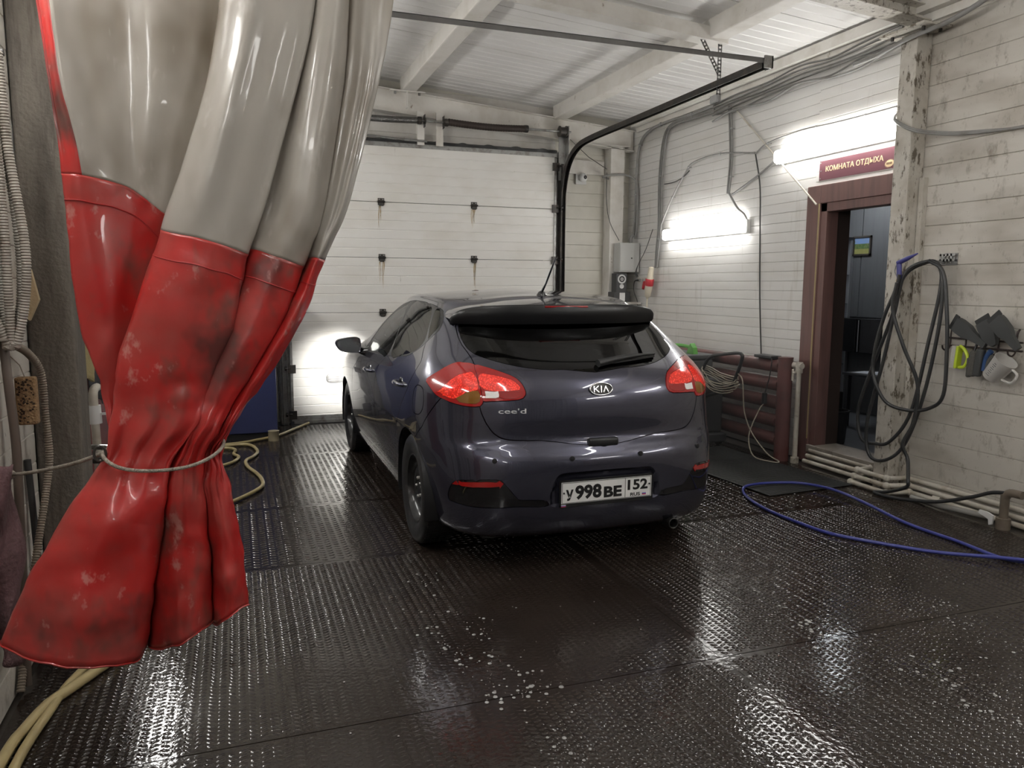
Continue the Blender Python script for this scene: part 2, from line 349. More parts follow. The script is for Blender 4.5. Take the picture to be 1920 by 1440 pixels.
def tread(x0, x1, y0, y1, dx, dy, ln, wd, h):
    nx = int((x1-x0-.03)/dx); ny = int((y1-y0-.03)/dy)
    i, j = np.meshgrid(np.arange(nx), np.arange(ny), indexing='ij'); i = i.ravel(); j = j.ravel()
    cx = x0+.02+(i+.5)*dx; cy = y0+.02+(j+.5)*dy+np.where(i%2, dy*.25, -dy*.25)
    a = np.where(i%2, .42, -.42)+RNG.normal(0,.04,len(i)); hh = h*(.75+.5*RNG.random(len(i)))
    # standing water hides part of the tread
    wt = np.array([noise.noise(Vector((x*.9,y*.9,3.3)))+.5*noise.noise(Vector((x*2.3,y*2.3,1.3))) for x,y in zip(cx,cy)])+.75*np.exp(-((cx-1.25)/.75)**2-((cy-3.0)/.8)**2)+.9*np.exp(-((cx-.1)/.7)**2-((cy-2.0)/.8)**2)
    hh = hh*np.clip(1.0-1.5*(wt-.12),.12,1)
    e = np.array([(-.5,0),(-.34,-.5),(.34,-.5),(.5,0),(.34,.5),(-.34,.5)]); n = len(i)
    V = np.zeros((n,12,3)); c, s = np.cos(a), np.sin(a)
    for k,(u,v) in enumerate(e):
        for q, sc, z in ((0,1.,0.),(6,.60,1.)):
            p, r = u*ln*sc, v*wd*sc
            V[:,k+q,0] = cx+c*p-s*r; V[:,k+q,1] = cy+s*p+c*r; V[:,k+q,2] = z*hh-.0005*(1-z)
    F = []
    for o in range(0, n*12, 12):
        for k in range(6): F.append((o+k,o+(k+1)%6,o+6+(k+1)%6,o+6+k))
        F.append((o+6,o+7,o+8,o+9,o+10,o+11))
    return V.reshape(-1,3), F
for a in range(2):
    for b in range(6):
        x0, x1, y0, y1 = MATX[a]+.0012, MATX[a+1]-.0012, MATY[b]+.0025, MATY[b+1]-.0025
        mt_ = obj('mat', MB().box((x0,y0,-.012),(x1,y1,0)), MATB, floor, smooth=False)
        if b == 0: continue
        near = b <= 2
        obj('tread', tread(x0,x1,y0,y1,*((.034,.0245,.036,.0165,.0030) if near else (.044,.040,.042,.015,.0022))), MATM, mt_, ang=None, fixn=False, kind='stuff')
# black entrance mat in front of the rest room door
m = MB(); c, s = math.cos(-.10), math.sin(-.10)
em = thing('entrance_mat', (3.88,5.2,.004), 'matte black ribbed mat in front of the rest room door', 'mat')
MT2 = mat('matte_black_mat', (.018,.018,.018), .55, bump=.25, bscale=220)
M4 = Matrix.Translation((3.88,5.2,.004)) @ Matrix.Rotation(.07,4,'Z')
obj('base', MB().box((-.40,-.77,0),(.40,.77,.008),M4,bev=.003), MT2, em)
q = MB()
for k in range(50): q.box((-.38,-.75+k*.03,.008),(.38,-.738+k*.03,.0105),M4)
obj('ribs', q, MT2, em, smooth=False, kind='stuff')
# ---------------------------------------------------------------- sectional gate
gate = struct_root('door_1', ((GX0+GX1)/2, GY+.03, 0))
PH = GZ/5; src = None
for i in range(5):
    if src is None:
        z0 = .0; prof = [(0,.002),(.0,.012)]
        for k in range(1,6):
            z = PH*k/6; prof += [(0,z-.006),(.004,z-.002),(.004,z+.002),(0,z+.006)]
        prof += [(0,PH-.012),(.006,PH-.003)]
        n = len(prof); q = MB(); P_ = prof+[(.045,PH-.003),(.045,.002)]; n = len(P_)
        q.add([(x,GY+p,z) for x in (GX0,GX1) for p,z in P_], [(k,(k+1)%n,n+(k+1)%n,n+k) for k in range(n)])
        tr = tessellate_polygon([[Vector((p,z,0)) for p,z in P_]]); q.f += [tuple(t) for t in tr]+[tuple(n+t for t in u)[::-1] for u in tr]
        src = obj('panel', q, GATEW, gate, smooth=False)
    else: inst(src, gate, (0,0,PH*i))
obj('bottom_seal', MB().box((GX0,GY-.012,0),(GX1,GY+.05,.035)).box((GX0,GY-.006,.03),(GX1,GY-.001,.085)), GALV, gate, smooth=False)
HNG = None
for zi in (4,3,2,1):
    for x in (1.52, 2.565):
        if zi < 3 and x > 2: continue
        z = PH*zi
        if HNG is None:
            q = MB().box((x-.035,GY-.006,z-.035),(x+.035,GY-.0005,z+.038)).cyl((x-.04,GY-.014,z),(x+.04,GY-.014,z),.011,8).box((x-.025,GY-.02,z-.045),(x+.025,GY-.006,z-.01),bev=.004)
            HNG = obj('hinge', q, DKMET, gate, smooth=False); h0 = (x,z)
            qb = MB()
            for dx in (-.02,.02): qb.cyl((x+dx,GY-.012,z+.024),(x+dx,GY-.004,z+.024),.007,6)
            BLT = obj('bolts', qb, GALV, HNG)
        else:
            c = inst(HNG, gate, (x-h0[0],0,z-h0[1])); d = BLT.copy(); COL.objects.link(d); d.parent = c
RUST = mat('rust_run', (.42,.30,.15), .6, dirt=(.62,.56,.45), dirt_amt=.9, dscale=25)
for x,z,ln in ((1.52,PH*4,.30),(2.565,PH*4,.22),(1.52,PH*3,.42),(2.565,PH*3,.36)):
    q = MB()
    for k in range(4):
        xx = x+random.uniform(-.03,.03); l = ln*random.uniform(.5,1); w_ = random.uniform(.0025,.006)
        pts = [(xx+.006*math.sin(5*t+k), t) for t in np.linspace(0,1,9)]
        q.grid([[(p-w_*(1.1-t), GY-.0012, z-.045-l*t),(p+w_*(1.1-t), GY-.0012, z-.045-l*t)] for p,t in pts])
    obj('rust_streak', q, RUST, gate, smooth=False)
for sx in (1,-1):
    xe = GX1 if sx > 0 else GX0
    obj('end_cap', MB().box((min(xe,xe+sx*.025),GY-.012,.03),(max(xe,xe+sx*.025),GY+.046,GZ-.02)), GALV, gate, smooth=False)
    for k in range(0,6):
        z = min(max(PH*k,.10),GZ-.12)
        q = MB().box((min(xe-sx*.03,xe+sx*.05),GY-.03,z-.045),(max(xe-sx*.03,xe+sx*.05),GY-.010,z+.045)).cyl((xe+sx*.02,GY-.04,z+.012),(xe+sx*.085,GY-.055,z+.012),.008,8).cyl((xe+sx*.065,GY-.055,z+.012),(xe+sx*.085,GY-.055,z+.012),.022,12)
        obj('roller_bracket', q, DKMET if k!=2 else GALV, gate, smooth=False)
vg = crom([(-.10,.0),(-.085,.04),(-.04,.05),(.04,.05),(.085,.04),(.10,0),(.085,-.04),(.04,-.05),(-.04,-.05),(-.085,-.04)],3,True)
vgo = obj('vent_plate', MB().prism([(p[0],p[1]) for p in vg],(0,-.012,0),((1.0,GY-.0005,.485),(1,0,0),(0,0,1))), GALV, gate, smooth=False)
for k in range(3): obj('slat', MB().box((.92,GY-.018,.458+.022*k),(1.08,GY-.0126,.466+.022*k)), STEELW, vgo, smooth=False)
# jamb angles and lintel
for sx in (1,-1):
    xe = GX1 if sx > 0 else GX0
    q = MB().box((min(xe+sx*.03,xe+sx*.14),GY+.055,0),(max(xe+sx*.03,xe+sx*.14),YB,3.0)).box((min(xe+sx*.09,xe+sx*.13),GY-.02,0),(max(xe+sx*.09,xe+sx*.13),GY+.05,2.75))
    struct('trim_%d' % (3 if sx>0 else 4), q, GALV, smooth=False)
q = MB().box((GX0-.1,GY+.0,GZ-.01),(GX1+.1,GY+.04,GZ+.05)); struct('trim_5', q, GALV, smooth=False)
sealm = MB(); xs = np.linspace(GX0-.05, GX1+.02, 140)
sealm.grid([[(x,GY-.012,GZ+.035) for x in xs],[(x,GY-.02-.006*math.sin(x*25),GZ+.060+.018*max(0,math.sin(x*21+.8*math.sin(x*3)))) for x in xs],[(x,GY+.02,GZ+.075) for x in xs]])
tag(obj('gate_seal', sealm, RUBBER), 'wavy black rubber lip along the top edge of the gate', 'seal')
# tracks
def channel(path, w, d, t=.004):
    """C-channel swept in the YZ plane"""
    m = MB(); P_ = crom(path, 6); T = np.gradient(P_, axis=0); T /= np.linalg.norm(T,axis=1,keepdims=True)
    sec = [(-w/2,-d/2),(w/2,-d/2),(w/2,d/2),(w/2-t,d/2),(w/2-t,-d/2+t),(-w/2+t,-d/2+t),(-w/2+t,d/2),(-w/2,d/2)]
    rows = []
    for p, tt in zip(P_, T):
        nrm = np.cross([1,0,0], tt); rows.append([p+np.array([a,0,0])+nrm*b for a,b in sec]+[p+np.array([sec[0][0],0,0])+nrm*sec[0][1]])
    return m.grid(rows)
for x, lb in ((3.625,'right'),(.465,'left')):
    tk = thing('gate_track', (x,GY-.06,0), 'dark curved roller track rising beside the corner post' if lb=='right' else 'dark curved roller track beside the blue cabinet', 'track', 'gate tracks')
    yv = GY-.055
    obj('rail', channel([(x,yv,.0),(x,yv,1.2),(x,yv,2.35),(x,yv-.03,2.62),(x,yv-.15,2.86),(x,yv-.38,3.0),(x,yv-.75,3.045),(x,6.5,3.05),(x,4.79,3.06)], .055, .05), DKMET if lb=='right' else GALV, tk, ang=40)
    obj('wall_angle', MB().box((x-.012,yv+.02,0),(x+.012,GY+.05,2.85)), DKMET if lb=='right' else GALV, tk, smooth=False)
def perforated(a, b, w, nrm, pitch=.028):
    a, b, nrm = Vector(a), Vector(b), Vector(nrm).normalized(); d = b-a; L_ = d.length; d.normalize(); sd = d.cross(nrm).normalized(); m = MB()
    F = Matrix((sd, nrm, d)).transposed().to_4x4(); F.translation = a
    for s_ in (-1,1): m.box((s_*w/2-(w*.3 if s_>0 else 0),-.0015,0),(s_*w/2+(w*.3 if s_<0 else 0),.0015,L_),F)
    k = 0
    while k*pitch < L_-.014: m.box((-w/2,-.0015,k*pitch),(w/2,.0015,k*pitch+.014),F); k += 1
    return m
hg = thing('track_hanger', (3.62,5.42,3.08), 'perforated steel hanger strap with diagonal brace holding the track', 'bracket')
obj('strap', perforated((3.655,5.40,2.99),(3.655,5.40,3.425),.036,(0,1,0)), GALV, hg, smooth=False)
obj('brace', perforated((3.645,5.392,3.15),(3.46,5.392,3.43),.036,(0,1,0)), GALV, hg, smooth=False)
cb = thing('tie_bar', (2.05,4.80,3.06), 'grey steel channel bar joining the ends of the gate tracks', 'bar')
obj('bar', MB().box((.40,4.775,3.066),(3.66,4.78,3.10)).box((.40,4.775,3.096),(3.66,4.82,3.10)), mat('grey_channel',(.16,.155,.15),.45,.4,dirt=(.1,.09,.08),dscale=8), cb, smooth=False)
obj('end_bracket', MB().box((3.60,4.76,3.03),(3.67,4.774,3.115)).box((3.66,4.76,3.03),(3.67,4.84,3.115)), GALV, cb, smooth=False)
# torsion springs
sp = thing('torsion_spring_shaft', (2.3,8.36,3.0), 'torsion spring shaft above the gate with brown and steel springs', 'spring')
SY, SZ = 8.36, 3.235
obj('shaft', MB().cyl((.45,SY,SZ),(3.70,SY,SZ),.0125,10), GALV, sp)
th = np.linspace(0, 2*math.pi*95, 95*9); xs = np.linspace(.95,1.90,len(th))
obj('spring', MB().tube(np.stack([xs,SY+.031*np.cos(th),SZ+.031*np.sin(th)-.012*np.sin((xs-.95)/.95*math.pi)],1),.0048,5), mat('spring_steel',(.22,.215,.21),.35,.8,dirt=(.1,.08,.06),dscale=14), sp, ang=None)
BRSP = mat('brown_spring', (.045,.032,.027), .55, .2, bump=.2)
prof = []; q = MB(); xs = np.linspace(2.25,3.14,90)
rr = [.037+.002*math.sin(k*2.1) for k in range(90)]
q.tube(np.stack([xs,np.full(90,SY),SZ+.012*np.cos((xs-2.25)/.89*math.pi*.5)*.6-.018*np.sin((xs-2.25)/.89*math.pi)],1),.037,14,rad=rr)
obj('brown_spring', q, BRSP, sp)
for x in (1.93,2.225,3.15,.93): obj('collar', MB().lathe([(.014,-.02),(.04,-.02),(.042,0),(.04,.02),(.014,.02)],(x,SY,SZ),(1,0,0),16), DKMET, sp)
obj('drum', MB().lathe([(.014,-.045),(.062,-.045),(.062,-.038),(.05,-.034),(.053,.03),(.066,.034),(.066,.045),(.014,.045)],(3.60,SY,SZ),(1,0,0),24), DKMET, sp)
for x in (1.955,2.165):
    bp = obj('mounting_plate', MB().box((x-.038,8.405,2.99),(x+.038,8.43,3.34)), STEELW, sp, smooth=False)
    obj('bearing_bracket', MB().box((x+.03,8.33,3.17),(x+.034,8.41,3.30)).lathe([(.013,-.008),(.035,-.008),(.035,.008),(.013,.008)],(x+.034,SY,SZ),(1,0,0),14), DKMET, bp, smooth=False)
obj('end_bracket', MB().box((3.66,8.33,2.75),(3.667,8.43,3.30)).box((3.58,8.425,2.70),(3.70,8.432,3.30)), GALV, sp, smooth=False)
q = MB().tube([(.5,8.40,3.07),(1.2,8.40,3.06),(1.7,8.40,3.035),(2.02,8.40,3.03)],.012,8,sm=4)
tag(obj('cable_conduit', q, GALV), 'thin steel conduit under the steel torsion spring', 'pipe')
# ---------------------------------------------------------------- tube lamps
def lamp(y0, y1, z, x, sg, label, hh=.125, dp=.095, mt_=None):
    t = thing('tube_lamp', (x, (y0+y1)/2, z-hh/2), label, 'lamp', 'wall tube lamps')
    lo, hi = sorted((x, x+sg*dp*.35)); obj('housing', MB().box((lo,y0,z-hh/2),(hi,y1,z+hh/2),bev=.008), LAMPB, t)
    lo, hi = sorted((x+sg*dp*.36, x+sg*dp)); obj('diffuser', MB().box((lo,y0+.006,z-hh/2+.004),(hi,y1-.006,z+hh/2-.004),bev=.03), mt_ or LAMPW, t)
    for y in (y0-.004, y1-.014):
        lo, hi = sorted((x+sg*dp*.36, x+sg*dp*.55)); obj('end_cap', MB().box((lo,y,z-hh/2+.002),(hi,y+.018,z+hh/2-.002),bev=.004), LAMPB, t)
    return t
lamp(6.18,7.66,2.055,XR-.001,-1,'glowing tube lamp on the right wall beside the corner box',mt_=LAMPS)
lamp(4.42,5.80,2.62,XR-.001,-1,'glowing tube lamp above the maroon rest room sign',mt_=LAMPS)
lamp(.4,1.9,2.6,XR-.001,-1,'added unseen tube lamp on the right wall beyond the brush rack')  # out of view, added to raise the brightness of the bay
lamp(-2.6,-1.1,2.6,XR-.001,-1,'added unseen tube lamp on the right wall near the corrugated wall')  # added behind the camera for more fill light
lamp(3.95,5.45,2.25,XL+.001,1,'glowing tube lamp on the left wall behind the dark column')
lamp(6.3,7.8,2.4,XL+.001,1,'glowing tube lamp on the left wall above the blue cabinet')
lamp(-.2,1.3,2.6,XL+.001,1,'added unseen tube lamp on the left wall before the dark column')  # unseen lamp beside the camera, put in for brightness
lamp(1.9,3.3,2.6,XL+.001,1,'added unseen tube lamp on the left wall just before the dark column')  # another out-of-frame lamp added as fill

def roof_fill_lamp(x, y0, y1, label):  # added lamps above the frame, hung there to brighten the bay
    z = 2.98; t = thing('added_roof_lamp', (x,(y0+y1)/2,z-.05), label, 'lamp', 'added roof lamps')
    obj('housing', MB().box((x-.025,y0,z),(x+.025,y1,z+.05),bev=.006), LAMPB, t); obj('tube', MB().cyl((x,y0+.03,z-.025),(x,y1-.03,z-.025),.022,14), LAMPW, t)
    for y in (y0, y1-.03): obj('end_cap', MB().box((x-.025,y,z-.05),(x+.025,y+.03,z),bev=.004), LAMPB, t)
    for y in (y0+.2, y1-.2): obj('chain', MB().cyl((x,y,z+.05),(x,y,zc(x)+.01),.004,6), GALV, t)
roof_fill_lamp(1.0, 1.6, 3.1, 'added fill lamp under the roof above the curtain side'); roof_fill_lamp(2.9, 1.6, 3.1, 'added fill lamp under the roof on the rest room side')
lamp(-3.0,-1.5,2.6,XL+.001,1,'added unseen tube lamp on the left wall near the corrugated wall')  # fill lamp placed behind the camera to lift the light level
def car_rows():
    # columns rear centre -> rear corner -> side -> front centre, one list per height level
    R=[]
    def lv(*pts): R.append(pts)
    S=lambda x,z,zs=None:[(x,.25,z),(x+.002,.8,z),(x+.002,1.45,z),(x+.002,2.1,z),(x,2.6,z)]
    lv((0,-.62,.17),(.2,-.62,.17),(.38,-.60,.17),(.54,-.56,.17),(.65,-.47,.17),(.72,-.33,.17),(.75,-.12,.17),*S(.76,.17),(.74,3.0,.17),(.62,3.25,.17),(.38,3.4,.17),(0,3.45,.17))
    lv((0,-.705,.205),(.21,-.70,.205),(.41,-.685,.205),(.59,-.635,.205),(.71,-.54,.205),(.78,-.37,.205),(.81,-.14,.20),*S(.825,.20),(.81,3.0,.2),(.71,3.3,.2),(.45,3.47,.2),(0,3.52,.2))
    lv((0,-.755,.30),(.21,-.752,.30),(.415,-.737,.30),(.60,-.687,.30),(.725,-.585,.30),(.805,-.40,.30),(.845,-.15,.30),*S(.855,.30),(.84,3.0,.3),(.75,3.33,.3),(.48,3.51,.3),(0,3.56,.3))
    lv((0,-.77,.45),(.21,-.768,.45),(.42,-.752,.45),(.605,-.702,.45),(.737,-.60,.45),(.825,-.405,.45),(.868,-.15,.45),*S(.875,.45),(.86,3.0,.45),(.77,3.34,.45),(.5,3.51,.45),(0,3.56,.45))
    lv((0,-.77,.59),(.21,-.766,.59),(.42,-.745,.59),(.60,-.69,.59),(.74,-.587,.59),(.836,-.395,.59),(.88,-.15,.59),*S(.885,.59),(.87,3.0,.59),(.77,3.32,.59),(.5,3.48,.59),(0,3.53,.59))
    lv((0,-.735,.65),(.21,-.732,.65),(.415,-.715,.65),(.59,-.668,.65),(.74,-.572,.65),(.84,-.387,.65),(.884,-.15,.65),*S(.889,.65),(.87,3.0,.65),(.77,3.31,.65),(.5,3.46,.65),(0,3.51,.65))
    lv((0,-.70,.70),(.21,-.697,.70),(.413,-.68,.70),(.582,-.638,.70),(.735,-.553,.70),(.843,-.378,.70),(.886,-.14,.70),*S(.892,.70),(.87,3.0,.70),(.76,3.29,.7),(.49,3.44,.7),(0,3.5,.7))
    lv((0,-.70,.82),(.21,-.696,.82),(.413,-.676,.82),(.58,-.628,.82),(.73,-.538,.82),(.845,-.362,.82),(.889,-.13,.82),*S(.893,.82),(.86,3.0,.79),(.74,3.27,.75),(.47,3.42,.74),(0,3.48,.74))
    lv((0,-.675,.945),(.21,-.67,.945),(.413,-.647,.945),(.578,-.602,.945),(.725,-.517,.945),(.838,-.345,.945),(.876,-.12,.945),(.88,.25,.94),(.882,.8,.93),(.882,1.45,.92),(.88,2.1,.91),(.87,2.6,.89),(.83,3.0,.85),(.71,3.25,.78),(.45,3.39,.765),(0,3.45,.765))
    lv((0,-.60,1.035),(.21,-.595,1.035),(.41,-.57,1.035),(.57,-.518,1.038),(.70,-.43,1.042),(.795,-.275,1.05),(.828,-.09,1.05),(.838,.25,1.042),(.84,.8,1.025),(.84,1.45,1.005),(.84,2.1,.98),(.83,2.6,.935),(.78,3.0,.88),(.66,3.2,.82),(.43,3.32,.80),(0,3.38,.80))
    lv((0,-.42,1.135),(.205,-.415,1.135),(.40,-.393,1.137),(.55,-.345,1.142),(.662,-.275,1.147),(.738,-.16,1.152),(.77,-.02,1.152),(.782,.3,1.145),(.785,.8,1.135),(.782,1.4,1.12),(.765,1.88,1.095),(.69,2.2,1.05),(.56,2.36,1.01),(.4,2.46,.99),(.2,2.52,.98),(0,2.54,.98))
    lv((0,-.20,1.25),(.19,-.195,1.25),(.37,-.178,1.252),(.515,-.142,1.257),(.615,-.082,1.265),(.672,.0,1.272),(.698,.1,1.275),(.712,.38,1.275),(.718,.8,1.27),(.712,1.3,1.255),(.69,1.62,1.235),(.60,1.95,1.20),(.48,2.06,1.19),(.34,2.12,1.185),(.17,2.16,1.18),(0,2.17,1.18))
    lv((0,-.03,1.355),(.175,-.025,1.355),(.34,-.01,1.355),(.47,.02,1.352),(.555,.07,1.35),(.602,.14,1.36),(.622,.23,1.37),(.635,.45,1.383),(.64,.8,1.388),(.632,1.17,1.373),(.61,1.38,1.352),(.53,1.62,1.345),(.42,1.70,1.355),(.3,1.74,1.36),(.15,1.77,1.363),(0,1.78,1.364))
    lv((0,.10,1.415),(.15,.105,1.414),(.29,.115,1.41),(.40,.14,1.402),(.47,.18,1.40),(.51,.24,1.407),(.53,.32,1.415),(.545,.5,1.428),(.55,.8,1.434),(.54,1.1,1.422),(.52,1.28,1.405),(.45,1.42,1.41),(.36,1.48,1.415),(.25,1.52,1.42),(.13,1.54,1.422),(0,1.55,1.423))
    cz=lambda y:1.468-.10*(y-.85)**2
    R.append([(0,y,cz(y)) for y in (.24,.25,.27,.30,.34,.39,.45,.58,.8,1.02,1.15,1.24,1.29,1.32,1.34,1.35)])
    return np.array(R,float)
def car_grid(nr, ncs):
    G = np.swapaxes(crom(car_rows(), nr), 0, 1); mm = np.array([-1,1,1.])
    Q = np.concatenate([G[1:2]*mm, G, G[-2:-1]*mm]); out = []
    for i in range(len(G)-1):
        a, b, c, d = Q[i], Q[i+1], Q[i+2], Q[i+3]
        for k in range(ncs[i]):
            t = k/ncs[i]; out.append(.5*((2*b)+(c-a)*t+(2*a-5*b+4*c-d)*t*t+(3*b-a-3*c+d)*t**3))
    out.append(G[-1]); return np.swapaxes(np.array(out), 0, 1)
CX, CY = 1.79, 4.286                       # car: middle of the rear axle on the floor; nose towards the gate
def poly_sd(P, poly):
    """signed distance (negative inside) of points to a polygon, and nearest boundary point"""
    A = np.asarray(poly, float); B = np.roll(A,-1,0); best = np.full(len(P),1e9); near = np.zeros_like(P); ins = np.zeros(len(P),bool)
    for a, b in zip(A,B):
        d = b-a; L2 = max(d@d,1e-12); t = np.clip(((P-a)@d)/L2,0,1); c = a+t[:,None]*d; r = np.hypot(*(P-c).T)
        m = r < best; best[m] = r[m]; near[m] = c[m]
        cond = ((a[1]>P[:,1]) != (b[1]>P[:,1])); xi = a[0]+(P[:,1]-a[1])*(b[0]-a[0])/np.where(abs(b[1]-a[1])<1e-12,1e-12,b[1]-a[1])
        ins ^= cond & (P[:,0] < xi)
    return np.where(ins,-best,best), near
def sm(poly, n=4): return crom(poly, n, True)
def circ(c, r, n=64): return [(c[0]+r*math.cos(2*math.pi*k/n), c[1]+r*math.sin(2*math.pi*k/n)) for k in range(n)]
HATCH = [(-.2,1.35),(.45,1.345),(.56,1.335),(.605,1.30),(.628,1.25),(.641,1.18),(.630,1.135),(.621,1.10),(.622,1.063),(.630,1.0),(.627,.95),(.622,.90),(.640,.874),(.62,.806),(.585,.746),(.548,.717),(.494,.704),(.334,.697),(-.2,.696)]
GLASS = [(-.2,1.34),(.44,1.335),(.55,1.315),(.60,1.275),(.620,1.23),(.626,1.18),(.614,1.140),(.585,1.115),(.5,1.086),(.398,1.063),(.288,1.05),(.167,1.046),(-.2,1.043)]
LAMPO = [(.838,.988),(.76,1.049),(.70,1.079),(.66,1.079),(.622,1.071),(.627,1.032),(.630,1.0),(.627,.95),(.622,.90),(.640,.874),(.698,.872),(.754,.883),(.795,.900),(.820,.917),(.836,.949)]
LAMPI = [(.622,1.071),(.571,1.061),(.5,1.037),(.449,1.014),(.424,.987),(.411,.952),(.413,.93),(.433,.911),(.481,.905),(.60,.899),(.622,.90),(.627,.95),(.630,1.0),(.627,1.032)]
LITO = [(.802,.941),(.764,.982),(.723,1.013),(.684,1.029),(.640,1.032),(.640,.955),(.697,.943),(.753,.904),(.80,.93)]
AMBO = [(.640,.950),(.697,.938),(.748,.900),(.70,.888),(.650,.888),(.636,.905)]
LITI = [(.617,1.026),(.569,1.026),(.509,1.014),(.464,1.0),(.443,.978),(.441,.955),(.615,.957)]
REVI = [(.610,.949),(.545,.946),(.545,.917),(.607,.915)]
REDI = [(.535,.946),(.442,.946),(.440,.925),(.46,.915),(.535,.915)]
INSERT = [(.785,.40),(.775,.465),(.742,.498),(.60,.513),(.557,.50),(.492,.422),(.475,.407),(.34,.398),(.34,.366),(.48,.372),(.62,.366),(.76,.370)]
REFL = [(.752,.467),(.737,.490),(.581,.504),(.556,.481)]
RECESS = [(-.4,.543),(.25,.537),(.282,.522),(.318,.43),(.318,.36),(-.4,.352)]
BUMPER = [(-1,0),(-1,.95),(-.47,.95),(-.44,.905),(-.287,.73),(-.185,.662),(-.13,.62),(-.13,0)]
DLO = [(1.74,.985),(1.70,1.09),(1.602,1.212),(1.42,1.298),(1.2,1.347),(.955,1.378),(.663,1.381),(.379,1.368),(.17,1.345),(.096,1.325),(.017,1.279),(-.036,1.232),(-.02,1.20),(.02,1.162),(.077,1.124),(.203,1.081),(.359,1.052),(.877,1.012),(1.4,.992)]
PANEF = [(1.60,1.003),(1.645,1.09),(1.506,1.204),(1.293,1.297),(1.0,1.352),(.955,1.35),(.815,1.03),(1.2,1.012)]
PANER = [(.86,1.356),(.54,1.362),(.315,1.345),(.09,1.199),(.095,1.13),(.214,1.088),(.36,1.064),(.735,1.034)]
PANEQ = [(.232,1.338),(.14,1.329),(.032,1.278),(-.008,1.24),(.012,1.197),(.030,1.180)]
DOORR = [(.03,1.16),(-.012,1.116),(-.08,1.065),(-.062,.985),(-.008,.897),(.15,.783),(.30,.66),(.40,.55),(.435,.43),(.46,.365),(1.08,.345),(1.10,.60),(1.07,.80),(.98,.93),(.86,1.0),(.877,1.012),(.905,1.375),(.66,1.379),(.38,1.366),(.17,1.343),(.098,1.323),(.02,1.28),(-.030,1.232),(-.015,1.20)]
DOORF = [(.86,1.0),(.98,.93),(1.07,.80),(1.10,.60),(1.08,.345),(2.10,.345),(2.20,.42),(2.24,.60),(2.10,.80),(1.85,.90),(1.74,.985),(1.70,1.09),(1.602,1.212),(1.42,1.298),(1.2,1.347),(.955,1.376),(.905,1.375),(.877,1.012)]
FUEL = [(-.21,.946),(-.285,.93),(-.302,.86),(-.27,.80),(-.195,.785),(-.150,.80),(-.142,.87),(-.16,.925)]
WSCR = [(-.2,1.015),(.25,1.02),(.47,1.03),(.60,1.065),(.615,1.12),(.565,1.22),(.49,1.315),(.44,1.352),(.25,1.375),(-.2,1.38)]
ARCHR = circ((0,.31),.362); ARCHF = circ((2.65,.31),.362)
CUTS = [('hatch','r',HATCH),('rear_window','r',GLASS),('lamp','r',LAMPO),('lampi','r',LAMPI),('lito','r',LITO),('ambo','r',AMBO),('liti','r',LITI),('revi','r',REVI),('redi','r',REDI),
        ('wscr','f',WSCR),('insert','r',INSERT),('refl','r',REFL),('recess','r',RECESS),('archr','s',ARCHR),('archf','s',ARCHF),('bumper','s',BUMPER),
        ('dlo','s',DLO),('panef','s',PANEF),('paner','s',PANER),('paneq','s',PANEQ),('fuel','s',FUEL),('doorf','s',DOORF),('doorr','s',DOORR)]
CUTS = [(n,k,np.array(p if n in('archr','archf','doorf','doorr','bumper','revi','recess') else sm(p,3))) for n,k,p in CUTS]
def cond(k, P, n):
    if k == 'r': return (P[:,1] < .16) & (P[:,2] > .1) & (P[:,2] < (.66 if n in ('insert','refl','recess') else 1.36))
    if k == 'f': return (P[:,1] > 1.45) & (P[:,2] > .99)
    if n in ('archr','archf'): return P[:,0] > .55
    if n == 'bumper': return P[:,1] < .2
    return (P[:,0] > .5) & (P[:,2] < 1.40)
def uv2(k, P): return P[:,[0,2]] if k in 'rf' else P[:,[1,2]]
